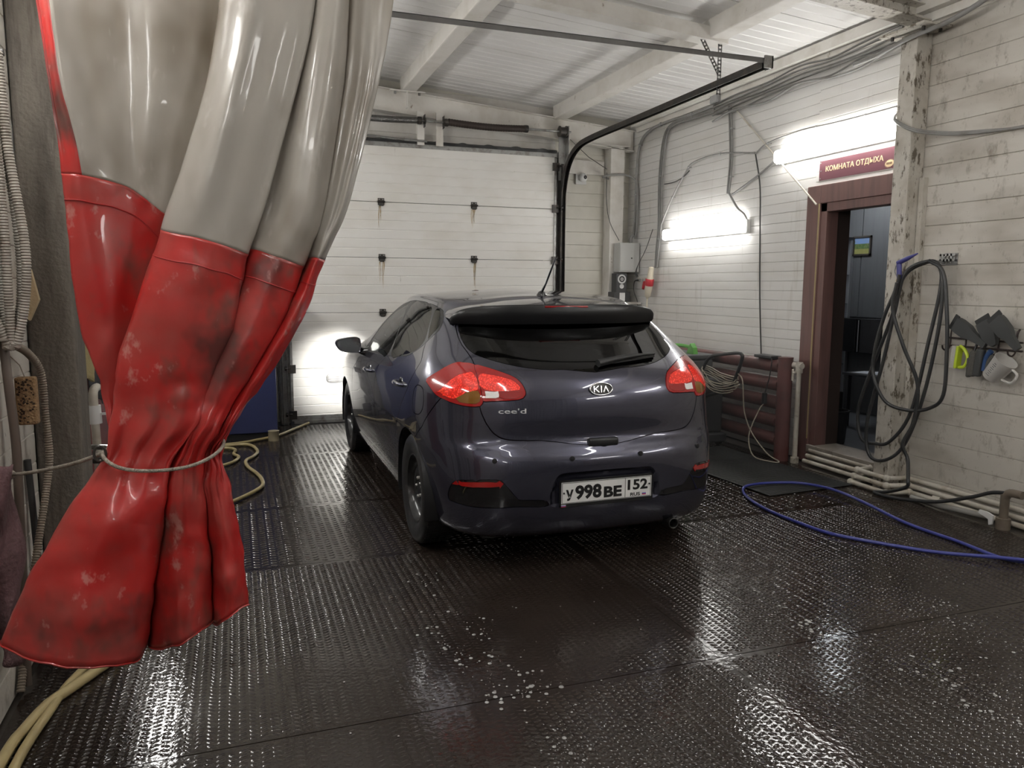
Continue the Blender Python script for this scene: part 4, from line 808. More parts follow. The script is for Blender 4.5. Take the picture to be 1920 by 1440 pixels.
# headlamps (their beams light the gate)
HLG = lens('headlamp_lens', (.8,.8,.8), (1,.97,.9), 3.0, 0)
for s in (1,-1):
    hl = obj('headlamp', cmb(MB().ball((s*.62,3.27,.70),.1,14,8,(1.5,1.0,.75))), HLG, car)
    sd = bpy.data.lights.new('headlamp_beam','SPOT'); sd.energy = 24; sd.spot_size = math.radians(85); sd.spot_blend = .6; sd.shadow_soft_size = .05; sd.color = (1,.98,.94)
    so = bpy.data.objects.new('headlamp_beam', sd); COL.objects.link(so); so.parent = car; so.location = (s*.66,3.56,.68); so.rotation_euler = (math.radians(80),0,s*-.15)
CURT = [
 [(-0.513,2.570,2.828),(-0.484,2.550,2.823),(-0.298,2.610,2.895),(-0.076,2.650,2.964),(-0.002,2.710,3.014),(0.055,2.530,2.924),(0.196,2.450,2.908),(0.307,2.510,2.965),(0.288,2.610,3.017),(0.296,2.540,2.979),(0.365,2.480,2.960),(0.438,2.540,3.009),(0.435,2.620,3.054),(0.441,2.560,3.021),(0.487,2.500,2.997),(0.561,2.580,3.057)],
 [(-0.498,2.570,2.470),(-0.462,2.550,2.467),(-0.293,2.610,2.518),(-0.065,2.650,2.570),(0.021,2.710,2.608),(0.014,2.530,2.532),(0.147,2.450,2.519),(0.278,2.510,2.564),(0.256,2.610,2.602),(0.255,2.540,2.573),(0.326,2.480,2.559),(0.394,2.540,2.595),(0.395,2.620,2.628),(0.404,2.560,2.605),(0.454,2.500,2.587),(0.531,2.580,2.632)],
 [(-0.489,2.570,2.263),(-0.450,2.550,2.261),(-0.290,2.610,2.301),(-0.059,2.650,2.342),(0.034,2.710,2.373),(-0.009,2.530,2.309),(0.119,2.450,2.298),(0.260,2.510,2.335),(0.238,2.610,2.365),(0.232,2.540,2.342),(0.304,2.480,2.331),(0.368,2.540,2.359),(0.372,2.620,2.385),(0.383,2.560,2.367),(0.436,2.500,2.354),(0.513,2.580,2.389)],
 [(-0.473,2.570,2.051),(-0.437,2.550,2.049),(-0.287,2.610,2.077),(-0.099,2.650,2.104),(-0.007,2.710,2.127),(-0.054,2.530,2.080),(0.067,2.450,2.071),(0.207,2.510,2.099),(0.183,2.610,2.120),(0.186,2.540,2.104),(0.267,2.480,2.097),(0.347,2.540,2.118),(0.349,2.620,2.138),(0.358,2.560,2.124),(0.415,2.500,2.115),(0.466,2.580,2.139)],
 [(-0.467,2.570,1.957),(-0.422,2.552,1.952),(-0.286,2.609,1.938),(-0.167,2.648,1.874),(-0.070,2.706,1.859),(-0.138,2.530,1.815),(-0.020,2.452,1.780),(0.103,2.509,1.752),(0.074,2.606,1.758),(0.102,2.538,1.768),(0.203,2.480,1.741),(0.275,2.538,1.723),(0.279,2.617,1.747),(0.286,2.558,1.755),(0.324,2.501,1.748),(0.361,2.580,1.751)],
 [(-0.459,2.570,1.855),(-0.406,2.553,1.851),(-0.285,2.609,1.830),(-0.184,2.646,1.760),(-0.108,2.701,1.740),(-0.179,2.530,1.705),(-0.055,2.453,1.672),(0.064,2.508,1.639),(0.039,2.603,1.641),(0.074,2.537,1.654),(0.165,2.480,1.627),(0.234,2.537,1.606),(0.237,2.615,1.627),(0.254,2.557,1.637),(0.279,2.502,1.631),(0.311,2.580,1.630)],
 [(-0.457,2.570,1.795),(-0.400,2.555,1.792),(-0.285,2.609,1.767),(-0.193,2.644,1.695),(-0.128,2.696,1.672),(-0.200,2.530,1.642),(-0.072,2.454,1.610),(0.040,2.507,1.574),(0.021,2.600,1.574),(0.056,2.536,1.589),(0.139,2.480,1.562),(0.208,2.536,1.539),(0.208,2.613,1.557),(0.235,2.556,1.570),(0.253,2.503,1.565),(0.280,2.580,1.561)],
 [(-0.454,2.570,1.724),(-0.395,2.556,1.720),(-0.286,2.608,1.692),(-0.206,2.642,1.617),(-0.150,2.692,1.591),(-0.225,2.530,1.567),(-0.094,2.456,1.536),(0.023,2.506,1.497),(-0.007,2.596,1.494),(0.027,2.534,1.510),(0.106,2.480,1.485),(0.175,2.534,1.458),(0.169,2.610,1.475),(0.193,2.554,1.488),(0.218,2.504,1.485),(0.247,2.580,1.479)],
 [(-0.433,2.570,1.375),(-0.361,2.562,1.375),(-0.302,2.606,1.372),(-0.253,2.634,1.371),(-0.211,2.674,1.369),(-0.293,2.530,1.376),(-0.151,2.462,1.377),(-0.003,2.502,1.374),(-0.051,2.582,1.371),(-0.027,2.528,1.373),(0.058,2.480,1.374),(0.139,2.528,1.372),(0.118,2.600,1.369),(0.132,2.548,1.371),(0.170,2.508,1.372),(0.203,2.580,1.369)],
 [(-0.400,2.570,1.216),(-0.343,2.571,1.214),(-0.318,2.603,1.210),(-0.290,2.622,1.207),(-0.262,2.647,1.203),(-0.344,2.530,1.218),(-0.202,2.471,1.220),(-0.071,2.496,1.213),(-0.119,2.561,1.208),(-0.094,2.519,1.211),(-0.025,2.480,1.213),(0.037,2.519,1.207),(0.022,2.585,1.200),(0.038,2.539,1.205),(0.069,2.514,1.206),(0.100,2.580,1.198)],
 [(-0.379,2.570,1.069),(-0.354,2.578,1.066),(-0.340,2.601,1.062),(-0.312,2.612,1.058),(-0.283,2.624,1.055),(-0.365,2.530,1.075),(-0.238,2.478,1.077),(-0.122,2.491,1.068),(-0.170,2.544,1.062),(-0.153,2.512,1.067),(-0.099,2.480,1.069),(-0.062,2.512,1.062),(-0.071,2.572,1.052),(-0.055,2.532,1.058),(-0.034,2.519,1.059),(-0.016,2.580,1.048)],
 [(-0.378,2.570,0.967),(-0.369,2.580,0.964),(-0.357,2.600,0.959),(-0.343,2.610,0.956),(-0.317,2.620,0.952),(-0.383,2.530,0.976),(-0.285,2.480,0.980),(-0.194,2.490,0.971),(-0.208,2.540,0.962),(-0.191,2.510,0.967),(-0.148,2.480,0.970),(-0.104,2.510,0.961),(-0.115,2.570,0.949),(-0.101,2.530,0.956),(-0.081,2.520,0.957),(-0.063,2.580,0.943)],
 [(-0.405,2.578,0.888),(-0.392,2.590,0.884),(-0.373,2.610,0.877),(-0.337,2.620,0.872),(-0.305,2.630,0.867),(-0.427,2.522,0.903),(-0.319,2.460,0.909),(-0.207,2.492,0.893),(-0.228,2.558,0.878),(-0.212,2.518,0.887),(-0.159,2.478,0.892),(-0.109,2.516,0.879),(-0.122,2.580,0.864),(-0.107,2.534,0.874),(-0.072,2.516,0.876),(-0.036,2.580,0.857)],
 [(-0.475,2.598,0.721),(-0.449,2.615,0.713),(-0.423,2.635,0.704),(-0.380,2.645,0.696),(-0.335,2.655,0.688),(-0.529,2.502,0.756),(-0.373,2.410,0.769),(-0.242,2.497,0.728),(-0.265,2.603,0.697),(-0.246,2.538,0.715),(-0.173,2.473,0.728),(-0.111,2.531,0.703),(-0.127,2.605,0.682),(-0.104,2.544,0.698),(-0.057,2.506,0.705),(-0.018,2.580,0.678)],
 [(-0.521,2.606,0.583),(-0.483,2.625,0.571),(-0.445,2.645,0.559),(-0.401,2.655,0.550),(-0.357,2.665,0.540),(-0.614,2.494,0.587),(-0.443,2.390,0.566),(-0.288,2.499,0.509),(-0.291,2.621,0.499),(-0.269,2.546,0.511),(-0.181,2.471,0.543),(-0.112,2.537,0.542),(-0.127,2.615,0.525),(-0.100,2.548,0.531),(-0.052,2.502,0.557),(-0.007,2.580,0.542)],
 [(-0.550,2.610,0.469),(-0.504,2.630,0.454),(-0.463,2.650,0.440),(-0.419,2.660,0.429),(-0.374,2.670,0.419),(-0.678,2.490,0.449),(-0.485,2.380,0.396),(-0.325,2.500,0.327),(-0.304,2.630,0.334),(-0.281,2.550,0.340),(-0.181,2.470,0.388),(-0.111,2.540,0.408),(-0.127,2.620,0.395),(-0.100,2.550,0.393),(-0.051,2.500,0.434),(-0.000,2.580,0.430)],
]
# ---------------------------------------------------------------- wash-bay curtain
CURTW = mat('clear_pvc', (.53,.50,.455), .24, dirt=(.30,.255,.20), dirt_amt=.8, dscale=3.2, dstretch=(1,1,.6), bump=.10, bscale=18, coat=.35)
add_streaks(CURTW, (.72,.70,.67), (7,7,3), .60,.70,.5)
nt = CURTW.node_tree; trl = nt.nodes.new('ShaderNodeBsdfTranslucent'); trl.inputs[0].default_value = (.70,.68,.64,1); nt.links.new(nt.nodes['Principled BSDF'].inputs['Base Color'].links[0].from_socket, trl.inputs[0]); mxs = nt.nodes.new('ShaderNodeMixShader'); mxs.inputs[0].default_value = .42
nt.links.new(nt.nodes['Principled BSDF'].outputs[0], mxs.inputs[1]); nt.links.new(trl.outputs[0], mxs.inputs[2]); nt.links.new(mxs.outputs[0], nt.nodes['Material Output'].inputs[0])
CURTR = add_streaks(mat('red_pvc', (.44,.022,.02), .33, dirt=(.26,.085,.07), dirt_amt=.6, dscale=3.2, bump=.14, bscale=22, coat=.25), (.11,.07,.055), (4,4,2.5), .53,.68,.9); add_streaks(CURTR, (.045,.03,.026), (2.6,2.6,2.2), .56,.70,.8); add_streaks(CURTR, (.50,.26,.23), (13,13,9), .62,.70,.5)
def curtain():
    A = np.array(CURT); NS, NR = 10, 8
    Gs = np.swapaxes(crom(np.swapaxes(A,0,1), NS),0,1); G = crom(Gs, NR)          # rows x cols
    R, C_ = G.shape[:2]
    for i in range(R):
        for j in range(C_):
            p = Vector(G[i,j]); k = .010 if i > 6*NR else .004
            if 9*NR < i: k = .020
            G[i,j] += np.array(noise.noise_vector(p*6.0))*k*np.array([.6,1,.3]) + np.array(noise.noise_vector(p*17.0))*k*.4
    for i in range(6*NR):
        k = min(1,(6*NR-i)/(2*NR))
        for j in range(C_): G[i,j,1] += k*(.012*math.sin(j*.42)+.006*math.sin(j*.95+.8))
    # pleats pressed in by the rope
    T_ = G[11*NR].copy(); 
    for i in range(R):
        k = math.exp(-((i-11*NR)/(1.1*NR))**2)
        for j in range(C_): G[i,j,1] += k*.011*math.sin(j*1.05)+k*.006*math.sin(j*2.3+1)
    ro = thing('strip_curtain', tuple(G[-1,50]*np.array([1,1,0])+np.array([0,0,G[-1,:,2].min()])), 'red and clear PVC wash-bay curtain gathered and tied with a rope', 'curtain')
    sr = 6*NR; hem = int(1.05*NS)
    def sheet(name, i0, i1, j0, j1, mt_):
        S = G[i0:i1+1,j0:j1+1]; o = obj(name, MB().grid(S), mt_, ro, ang=None, fixn=False)
        md = o.modifiers.new('thickness','SOLIDIFY'); md.thickness = .0016; md.offset = 0; return o
    sheet('clear_panel', 0, sr, hem, C_-1, CURTW); sheet('red_panel', sr, R-1, 0, C_-1, CURTR); sheet('red_hem', 0, sr, 0, hem, CURTR)
    # welded seam bead a hand below the clear panel
    i = 7*NR; SE = mat('weld_seam', (.36,.02,.02), .5)
    obj('weld_seam', MB().tube(G[i,:,:]+np.array([0,-.0025,0]), .0022, 5), SE, ro)
    obj('hem_roll', MB().tube(G[-1,:,:], .003, 5), CURTR, ro)
    obj('top_tape', MB().tube(G[0,:,:], .010, 6), mat('grey_tape',(.3,.3,.3),.6), ro)
    for j in range(4, C_, 24): obj('hook', MB().tube([G[0,j]+np.array([0,0,.005]),G[0,j]+np.array([0,.012,.04]),(G[0,j][0],2.56,3.22)],.003,6,sm=4), GALV, ro)
    return G
CG = curtain()
tag(obj('curtain_rail', MB().box((XL+.002,2.54,3.215),(1.2,2.58,3.25)), GALV, smooth=False), 'steel curtain rail fixed to the left wall above the curtain', 'rail')
ROPE = mat('dirty_rope', (.30,.265,.22), .8, dirt=(.16,.135,.11), dirt_amt=.8, dscale=40, bump=.6, bscale=260)
rp_ = thing('tie_rope', (-.5,2.7,.83), 'dirty cord tying the curtain back to the left wall', 'rope')
obj('loop', MB().tube([(-.385,2.50,.980),(-.345,2.425,.962),(-.283,2.385,.952),(-.20,2.375,.950),(-.13,2.385,.958),(-.075,2.43,.975),(-.05,2.53,.99),(-.08,2.64,1.0),(-.2,2.70,.995),(-.32,2.66,.99),(-.375,2.58,.985)],.0055,8,sm=6,closed=True), ROPE, rp_)
obj('line', MB().tube([(-.385,2.52,.982),(-.50,2.66,.925),(-.66,2.87,.862),(-.765,3.0,.832)],.006,8,sm=5), ROPE, rp_)
obj('knot', MB().ball((-.755,2.985,.835),.022,10,7,(1.4,1,.9)), ROPE, rp_)
obj('ring', MB().tube([(-.392+.016*math.cos(a),2.50,.985+.022*math.sin(a)) for a in np.linspace(0,2*math.pi,14)[:-1]],.004,6,closed=True), DKMET, rp_)
obj('wall_hook', MB().tube([(-.799,3.0,.85),(-.775,3.0,.85),(-.76,3.0,.83),(-.775,3.0,.812)],.006,8,sm=4), DKMET, rp_)
# ---------------------------------------------------------------- rest room door and what shows through it
RX0, RX1, RY0, RY1, RZ0, RZ1 = XR+.232, 6.55, 3.3, 8.0, .10, 2.46
RW = mat('blue_grey_laminate', (.095,.098,.104), .5, dirt=(.072,.074,.08), dscale=4, dstretch=(6,6,.3)); RF = mat('grey_room_floor', (.10,.105,.115), .35, dirt=(.06,.06,.07), dscale=5)
struct('wall_east', MB().box((RX1,RY0,RZ0),(RX1+.1,RY1,RZ1)), RW, smooth=False)
ew = bpy.data.objects['wall_east']; pl = None
for k in range(12):
    if pl is None: pl = obj('panel', MB().box((RX1-.014,RY0+.005,RZ0+1.06),(RX1,RY0+.385,RZ1-.02),bev=.003), RW, ew)
    else: inst(pl, ew, (0,.39*k,0))
struct('wall_north', MB().box((RX0,RY1,RZ0),(RX1+.1,RY1+.1,RZ1)), RW, smooth=False); struct('wall_south', MB().box((RX0,RY0-.1,RZ0),(RX1+.1,RY0,RZ1)), RW, smooth=False)
struct('floor_room', MB().box((XR+.012,RY0,0),(RX1+.1,RY1,RZ0)), RF, smooth=False); struct('ceiling_room', MB().box((RX0,RY0,RZ1),(RX1+.1,RY1,RZ1+.1)), CEILW, smooth=False)
d2 = struct_root('door_2', (XR, (DY0+DY1)/2, 0))
obj('casing', MB().box((XR-.03,DY1,0),(XR+.012,DY1+.16,DZ1+.15),bev=.006), MAROON, d2); obj('casing', MB().box((XR-.03,DY0+.001,DZ1),(XR+.012,DY1,DZ1+.15),bev=.006), MAROON, d2)
obj('jamb', MB().box((XR-.018,DY1-.07,DZ0-.02),(XR+.10,DY1,DZ1),bev=.004), MAROON, d2); obj('head', MB().box((XR-.018,DY0+.001,DZ1-.07),(XR+.10,DY1,DZ1),bev=.004), MAROON, d2)
obj('jamb', MB().box((XR+.01,DY0,DZ0-.02),(XR+.10,DY0+.05,DZ1),bev=.004), MAROON, d2)
LIN = mat('dark_brown_lining', (.045,.032,.028), .5)
obj('lining', MB().box((XR+.10,DY1-.06,DZ0),(XR+.232,DY1,DZ1)), LIN, d2, smooth=False); obj('lining', MB().box((XR+.10,DY0,DZ1-.05),(XR+.232,DY1,DZ1)), LIN, d2, smooth=False)
obj('foam_strip', MB().box((XR-.034,DY1+.004,.2),(XR-.029,DY1+.016,DZ1)), mat('yellow_foam',(.42,.33,.17),.8,bump=.5,bscale=120), d2, smooth=False)
obj('sill', MB().box((XR-.045,DY0+.001,DZ0-.06),(XR+.232,DY1,DZ0+.004),bev=.006).box((XR-.022,DY0+.001,0),(XR+.011,DY1,DZ0-.06)), add_streaks(mat('worn_sill',(.30,.27,.235),.5,dirt=(.15,.13,.11),dscale=6),(.08,.06,.05),(9,9,9),.55,.7,.7), d2)
# showcase
sc = thing('glass_showcase', (6.38,7.05,RZ0), 'tall glass showcase with shelves inside the rest room', 'cabinet')
SHF = mat('brushed_alu', (.42,.43,.45), .35, .7); SGL = glass_mat('clear_shelf_glass', (.80,.83,.85))
for y in (6.93,7.34): obj('post', MB().box((6.16,y-.012,RZ0),(6.19,y+.012,2.03)), SHF, sc, smooth=False)
for y in (6.93,7.34): obj('post', MB().box((6.50,y-.012,RZ0),(6.53,y+.012,2.03)), SHF, sc, smooth=False)
obj('back_panel', MB().box((6.52,6.92,RZ0),(6.535,7.35,2.03)), mat('pale_back',(.25,.26,.28),.5), sc, smooth=False)
obj('top', MB().box((6.15,6.91,2.01),(6.535,7.36,2.04)), BLKPL, sc, smooth=False); obj('plinth', MB().box((6.16,6.92,RZ0),(6.535,7.35,.30)), BLKPL, sc, smooth=False)
for z in (.62,1.0,1.30,1.62): obj('shelf', MB().box((6.17,6.93,z),(6.52,7.34,z+.008)), SGL, sc, smooth=False)
for i,(z,y,h,c) in enumerate(((1.308,7.0,.03,(.6,.62,.65)),(1.008,7.02,.10,(.35,.35,.36)),(.628,7.02,.12,(.3,.31,.33)),(1.628,7.02,.14,(.05,.05,.05)))):
    tag(obj('packet', MB().box((6.20,y-.06,z),(6.30,y+.09,z+h),bev=.006), mat('packet%d'%i,c,.4)), ('thin silver packet on the third shelf of the glass showcase','grey carton on the second shelf of the glass showcase','grey carton on the lowest shelf of the glass showcase','black carton on the top shelf of the glass showcase')[i], 'box', 'goods in the showcase')
# framed landscape picture
pc = thing('framed_picture', (RX1-.02,6.79,1.835), 'small framed landscape picture on the rest room wall', 'picture')
obj('frame', MB().box((RX1-.035,6.665,1.835),(RX1-.0145,6.925,1.855)).box((RX1-.035,6.665,2.03),(RX1-.0145,6.925,2.05)).box((RX1-.035,6.665,1.835),(RX1-.0145,6.685,2.05)).box((RX1-.035,6.905,1.835),(RX1-.0145,6.925,2.05)), mat('dark_frame',(.04,.035,.03),.4), pc, smooth=False)
for nm,a,b,c in (('sky',1.965,2.03,(.13,.22,.42)),('trees',1.91,1.965,(.05,.10,.03)),('meadow',1.855,1.91,(.20,.20,.06))):
    obj(nm, MB().box((RX1-.022,6.685,a),(RX1-.0145,6.905,b)), mat('paint_'+nm,c,.5,dirt=(.25,.22,.12),dscale=40), pc, smooth=False)
# black cupboard with two bar handles, desk with papers, bin
cu = thing('wall_cupboard', (6.42,6.55,.79), 'black wall cupboard with upright bar handles in the rest room', 'cupboard')
obj('carcass', MB().box((6.30,6.20,.79),(RX1-.001,6.915,1.155),bev=.004), GLOSSB, cu)
for a,b in ((6.205,6.55),(6.56,6.91)):
    dr_ = obj('door', MB().box((6.282,a,.795),(6.298,b,1.15),bev=.003), GLOSSB, cu); y = b-.04 if a < 6.4 else b-.10
    obj('handle', MB().cyl((6.272,y,.80),(6.272,y,1.14),.006,8), CHROME, dr_)
dk = thing('desk', (6.0,5.85,RZ0), 'dark desk with papers inside the rest room', 'desk')
DKM = mat('dark_desk', (.03,.03,.034), .45)
obj('top', MB().box((5.72,5.45,.62),(6.30,6.12,.645),bev=.004), DKM, dk)
for x,y in ((5.76,5.5),(6.26,5.5),(5.76,6.07),(6.26,6.07)): obj('leg', MB().box((x-.02,y-.02,RZ0),(x+.02,y+.02,.62)), DKM, dk, smooth=False)
obj('modesty_panel', MB().box((6.24,5.5,.30),(6.255,6.07,.62)), DKM, dk, smooth=False)
for k in range(3):
    M = Matrix.Translation((5.90+.05*k,5.92-.05*k,.646+.0025*k)) @ Matrix.Rotation(.3*k+.2,4,'Z')
    tag(obj('paper_sheet', MB().box((-.105,-.148,0),(.105,.148,.002),M), mat('paper',(.75,.78,.85),.6), smooth=False), ('lowest white paper sheet on the rest room desk','middle white paper sheet on the rest room desk','topmost white paper sheet on the rest room desk')[k], 'paper', 'papers on the desk')
bn = thing('waste_bin', (5.02,5.42,RZ0), 'small black waste bin just inside the rest room door', 'bin')
obj('body', MB().lathe([(.085,0),(.09,.01),(.11,.29),(.104,.29),(.085,.015)],(5.02,5.42,RZ0),(0,0,1),24), BLKPL, bn); obj('rim', MB().lathe([(.108,.28),(.119,.285),(.119,.30),(.106,.30)],(5.02,5.42,RZ0),(0,0,1),24,cap=False), BLKPL, bn)
rl = thing('ceiling_lamp', (5.9,6.6,RZ1-.05), 'slim lit tube lamp on the rest room ceiling', 'lamp')
obj('housing', MB().box((5.85,6.05,RZ1-.02),(5.95,7.05,RZ1-.001)), LAMPB, rl, smooth=False)
obj('tube', MB().cyl((5.9,6.07,RZ1-.035),(5.9,7.03,RZ1-.035),.014,10), mat('room_tube',(.9,.9,.9),.4,emis=(.92,.96,1),estr=42), rl)
# maroon sign
sg = thing('door_sign', (XR-.01,4.92,2.36), 'maroon sign with cream lettering above the rest room door', 'sign')
SGM = mat('maroon_sign', (.17,.07,.085), .3); SGT = mat('cream_letters', (.85,.66,.40), .5)
obj('board', MB().box((XR-.006,4.50,2.36),(XR-.0005,5.30,2.515),bev=.0015), SGM, sg)
obj('lettering', place(fit_width(text_mesh('КОМНАТА ОТДЫХА',.1,.0008,bold=.0012),.60,.052),(XR-.0072,4.925,2.442),(0,-1,0),(0,0,1)), SGT, sg, smooth=False)
bs = []
for k in range(40):
    r = 1.0 if k%2 else .72; a = 2*math.pi*k/40; bs.append((.048*r*math.cos(a),.030*r*math.sin(a)))
o_ = obj('burst', MB().prism(bs,(-.001,0,0),((XR-.0062,4.566,2.398),(0,-1,.12),(0,.12,1))), SGT, sg, smooth=False)
q = MB()
for k in range(5): q.box((XR-.0085,4.585-k*.011,2.390),(XR-.0074,4.592-k*.011,2.406))
obj('burst_marks', q, mat('dark_marks',(.12,.05,.02),.6), o_, smooth=False, kind='stuff')
for y,z in ((5.285,2.50),(5.285,2.375),(4.515,2.50),(5.28,2.435)): obj('screw', MB().lathe([(.006,0),(.006,.002),(0,.0035)],(XR-.006,y,z),(-1,0,0),8), GALV, sg)
# ---------------------------------------------------------------- cables and conduits on the right wall
XW = XR-.035
def cable(name, pts, r, label, mt_=CABLE, cat='cable', grp='cables on the right wall', clips=True, x=XW, off=0.):
    P_ = [(x-off,)+tuple(p) if len(p) == 2 else tuple(p) for p in pts]
    t = thing(name, P_[-1], label, cat, grp); obj('sheath', MB().tube(P_,r,8,sm=6), mt_, t)
    if clips:
        Q = crom(P_,6)
        for k in range(6, len(Q)-3, 9):
            p = Q[k]; d = Q[k+1]-Q[k-1]; d /= max(np.linalg.norm(d),1e-6)
            obj('clip', MB().tube([p-d*.006,p+d*.006],r*1.45,8).box((p[0],p[1]-.004,p[2]-.004),(XR-.0005,p[1]+.004,p[2]+.004)), GREYPL, t)
    return t
bund = [(4.48,3.355),(4.85,3.33),(5.19,3.315),(5.56,3.33),(5.98,3.31),(6.45,3.295),(6.80,3.285)]
names = ['topmost','second','third','fourth','fifth','lowest']
for k in range(6):
    P_ = [(XW-.004-.012*(k%2), y, z-.030*k*(.75+.5*abs(math.sin(3.1*y+k)))+.008*math.sin(7*y+2*k)) for y,z in bund]
    cable('wall_cable', P_, .0095 if k%2 else .008, f'{names[k]} grey cable of the bundle under the eaves', clips=False)
q = thing('cable_clamp', (XW,6.76,3.26), 'grey junction box where the cable bundle meets the track hanger', 'box'); obj('box_body', MB().box((XR-.07,6.70,3.29),(XR-.001,6.83,3.40),bev=.006), GREYPL, q); obj('lid', MB().box((XR-.078,6.705,3.295),(XR-.07,6.825,3.395),bev=.003), GREYPL, q)
cable('wall_conduit', [(6.80,3.275),(7.2,3.27),(7.59,3.29),(8.05,3.27),(8.30,3.14),(8.36,2.80),(8.37,2.36),(8.40,2.10)], .016, 'thick grey conduit bending down to the corner box')
for k in range(3):
    cable('wall_cable', [(6.80,3.24-.012*k),(7.2,3.25-.012*k),(7.55,3.26-.015*k),(7.76-.03*k,3.14),(7.84-.035*k,2.72),(7.83-.035*k,2.19),(7.86-.03*k,1.90),(7.87-.02*k,1.70)], .0095, ('outer','middle','inner')[k]+' grey cable dropping down to the red industrial plug', clips=(k==1))
cable('camera_cable', [(XW-.15,8.585,2.766),(4.15,8.42,2.765),(4.30,8.415,2.80),(4.46,8.405,2.80),(XW,8.36,2.72),(XW,8.33,2.5),(XW,8.33,2.2),(XW,8.36,2.06)], .013, 'grey conduit from the white dome camera to the corner box', grp=None, clips=False)
for k in range(2):
    cable('wall_cable', [(6.53+.03*k,3.22),(6.50+.03*k,3.0),(6.475+.03*k,2.70),(6.50+.03*k,2.39)], .010, ('nearer','farther')[k]+' grey cable dropping straight towards the lower tube lamp', clips=(k==0))
cable('wall_cable', [(6.50,2.39),(6.36,2.24),(6.25,2.17),(6.195,2.10)], .010, 'short grey cable feeding the lower tube lamp', clips=False)
cable('wall_cable', [(7.80,2.13),(7.54,2.46),(7.30,2.68),(7.14,2.775),(6.67,2.79),(6.12,2.71)], .009, 'grey cable arching above the lower tube lamp')
cable('wall_cable', [(6.12,2.70),(5.94,2.77),(5.52,2.80),(5.15,2.79),(4.80,2.785),(4.50,2.785)], .008, 'grey cable running along the top of the upper tube lamp')
cable('wall_cable', [(6.45,2.37),(6.07,2.50),(5.83,2.60)], .009, 'grey cable rising to the left end of the upper tube lamp', clips=False)
cable('wall_cable', [(6.115,2.70),(6.03,2.4),(6.0,2.0),(5.96,1.4),(5.90,.84)], .0065, 'black cable hanging straight down to the heater', CABLEB, clips=False)
cable('wall_cable', [(7.72,2.62),(7.5,2.62),(7.33,2.65),(7.22,2.70)], .005, 'thin black loop between the arching cables', CABLEB, clips=False)
tag(obj('white_conduit', MB().tube([(XW,6.45,3.17),(XW,5.28,2.165)],.008,8), PIPEW), 'straight white conduit running diagonally down to the door frame', 'pipe')
cable('flexible_conduit', [(4.80,3.14),(4.60,3.145),(4.44,3.17),(4.40,3.18,)][:3]+[(4.27,3.19),(4.02,3.20),(3.83,3.23),(3.70,3.27),(3.55,3.33),(3.2,3.35)], .017, 'thick grey flexible conduit passing in front of the right-hand column', off=.135, clips=False)
for k in range(2): cable('wall_cable', [(XW-.02,4.47,2.735),(XW-.13,4.38,2.66-.01*k),(XW-.13,4.21,2.565-.012*k),(XW-.02,4.04,2.52-.012*k),(XW,3.76,2.485-.008*k),(XW,3.49,2.46+.006*k),(XW,3.0,2.46+.02*k)], .0085, ('upper','lower')[k]+' sagging grey cable from the upper tube lamp past the column', clips=False)
# corner switch box, speaker, camera, plug
bx = thing('switch_box', (4.46,8.38,1.65), 'pale grey steel switch box in the corner below the camera', 'box')
BXM = mat('grey_steel_box', (.52,.52,.50), .4)
obj('body', MB().box((4.32,8.28,1.655),(4.585,8.435,2.0),bev=.004), BXM, bx); dd_ = obj('door', MB().box((4.325,8.270,1.67),(4.50,8.279,1.985),bev=.003), BXM, bx); obj('lock', MB().lathe([(.009,0),(.009,.004),(0,.004)],(4.475,8.27,1.82),(0,-1,0),10), DKMET, dd_)
obj('gland', MB().tube([(4.50,8.35,2.0),(4.50,8.35,2.05),(4.53,8.36,2.09)],.02,10,sm=4), CABLE, bx)
spk = thing('loudspeaker', (4.36,8.36,1.36), 'small grey loudspeaker with a white cone ring below the switch box', 'speaker')
DG = mat('speaker_grey', (.07,.07,.072), .5)
obj('cabinet', MB().box((4.29,8.29,1.36),(4.43,8.42,1.64),bev=.005), DG, spk); obj('foot', MB().box((4.25,8.27,1.30),(4.47,8.43,1.42),bev=.005), DG, spk)
WH = mat('white_plastic', (.72,.72,.71), .4)
obj('cone_ring', MB().lathe([(.054,0),(.054,.006),(.040,.006),(.034,.001),(.020,.003),(.018,.007),(0,.008)],(4.36,8.29,1.572),(0,-1,0),28), WH, spk); obj('cone', MB().lathe([(.036,0),(.036,.007),(.020,.003),(0,.0075)],(4.36,8.288,1.572),(0,-1,0),24), DG, spk); obj('tweeter', MB().lathe([(.028,0),(.028,.006),(.014,.006),(.010,.002),(0,.004)],(4.36,8.29,1.487),(0,-1,0),20), WH, spk)
obj('badge_plate', MB().box((4.325,8.265,1.31),(4.395,8.271,1.41)), WH, spk, smooth=False)
tag(obj('speaker_shelf', MB().box((4.24,8.20,1.275),(4.58,8.44,1.299)), STEELW, smooth=False), 'narrow shelf under the loudspeaker', 'shelf')
cmv = thing('dome_camera', (3.93,8.56,2.70), 'white dome security camera beside the gate', 'camera')
obj('base', MB().box((3.87,8.575,2.69),(4.01,8.606,2.83),bev=.006), WH, cmv); dm = obj('dome', MB().ball((3.945,8.545,2.765),.052,18,10), WH, cmv); obj('lens', MB().lathe([(.022,0),(.022,.008),(.014,.010),(0,.006)],(3.955,8.502,2.765),(.2,-1,-.05),16), BLKPL, dm)
pg = thing('industrial_plug', (4.50,7.90,1.40), 'cream industrial plug with a red band hanging by the corner box', 'plug')
CRM = mat('cream_plastic', (.68,.62,.50), .45); RDP = mat('red_plastic', (.50,.04,.05), .45); ax = Vector((-.0,.22,-1)).normalized()
pb = Vector((4.50,7.84,1.70))
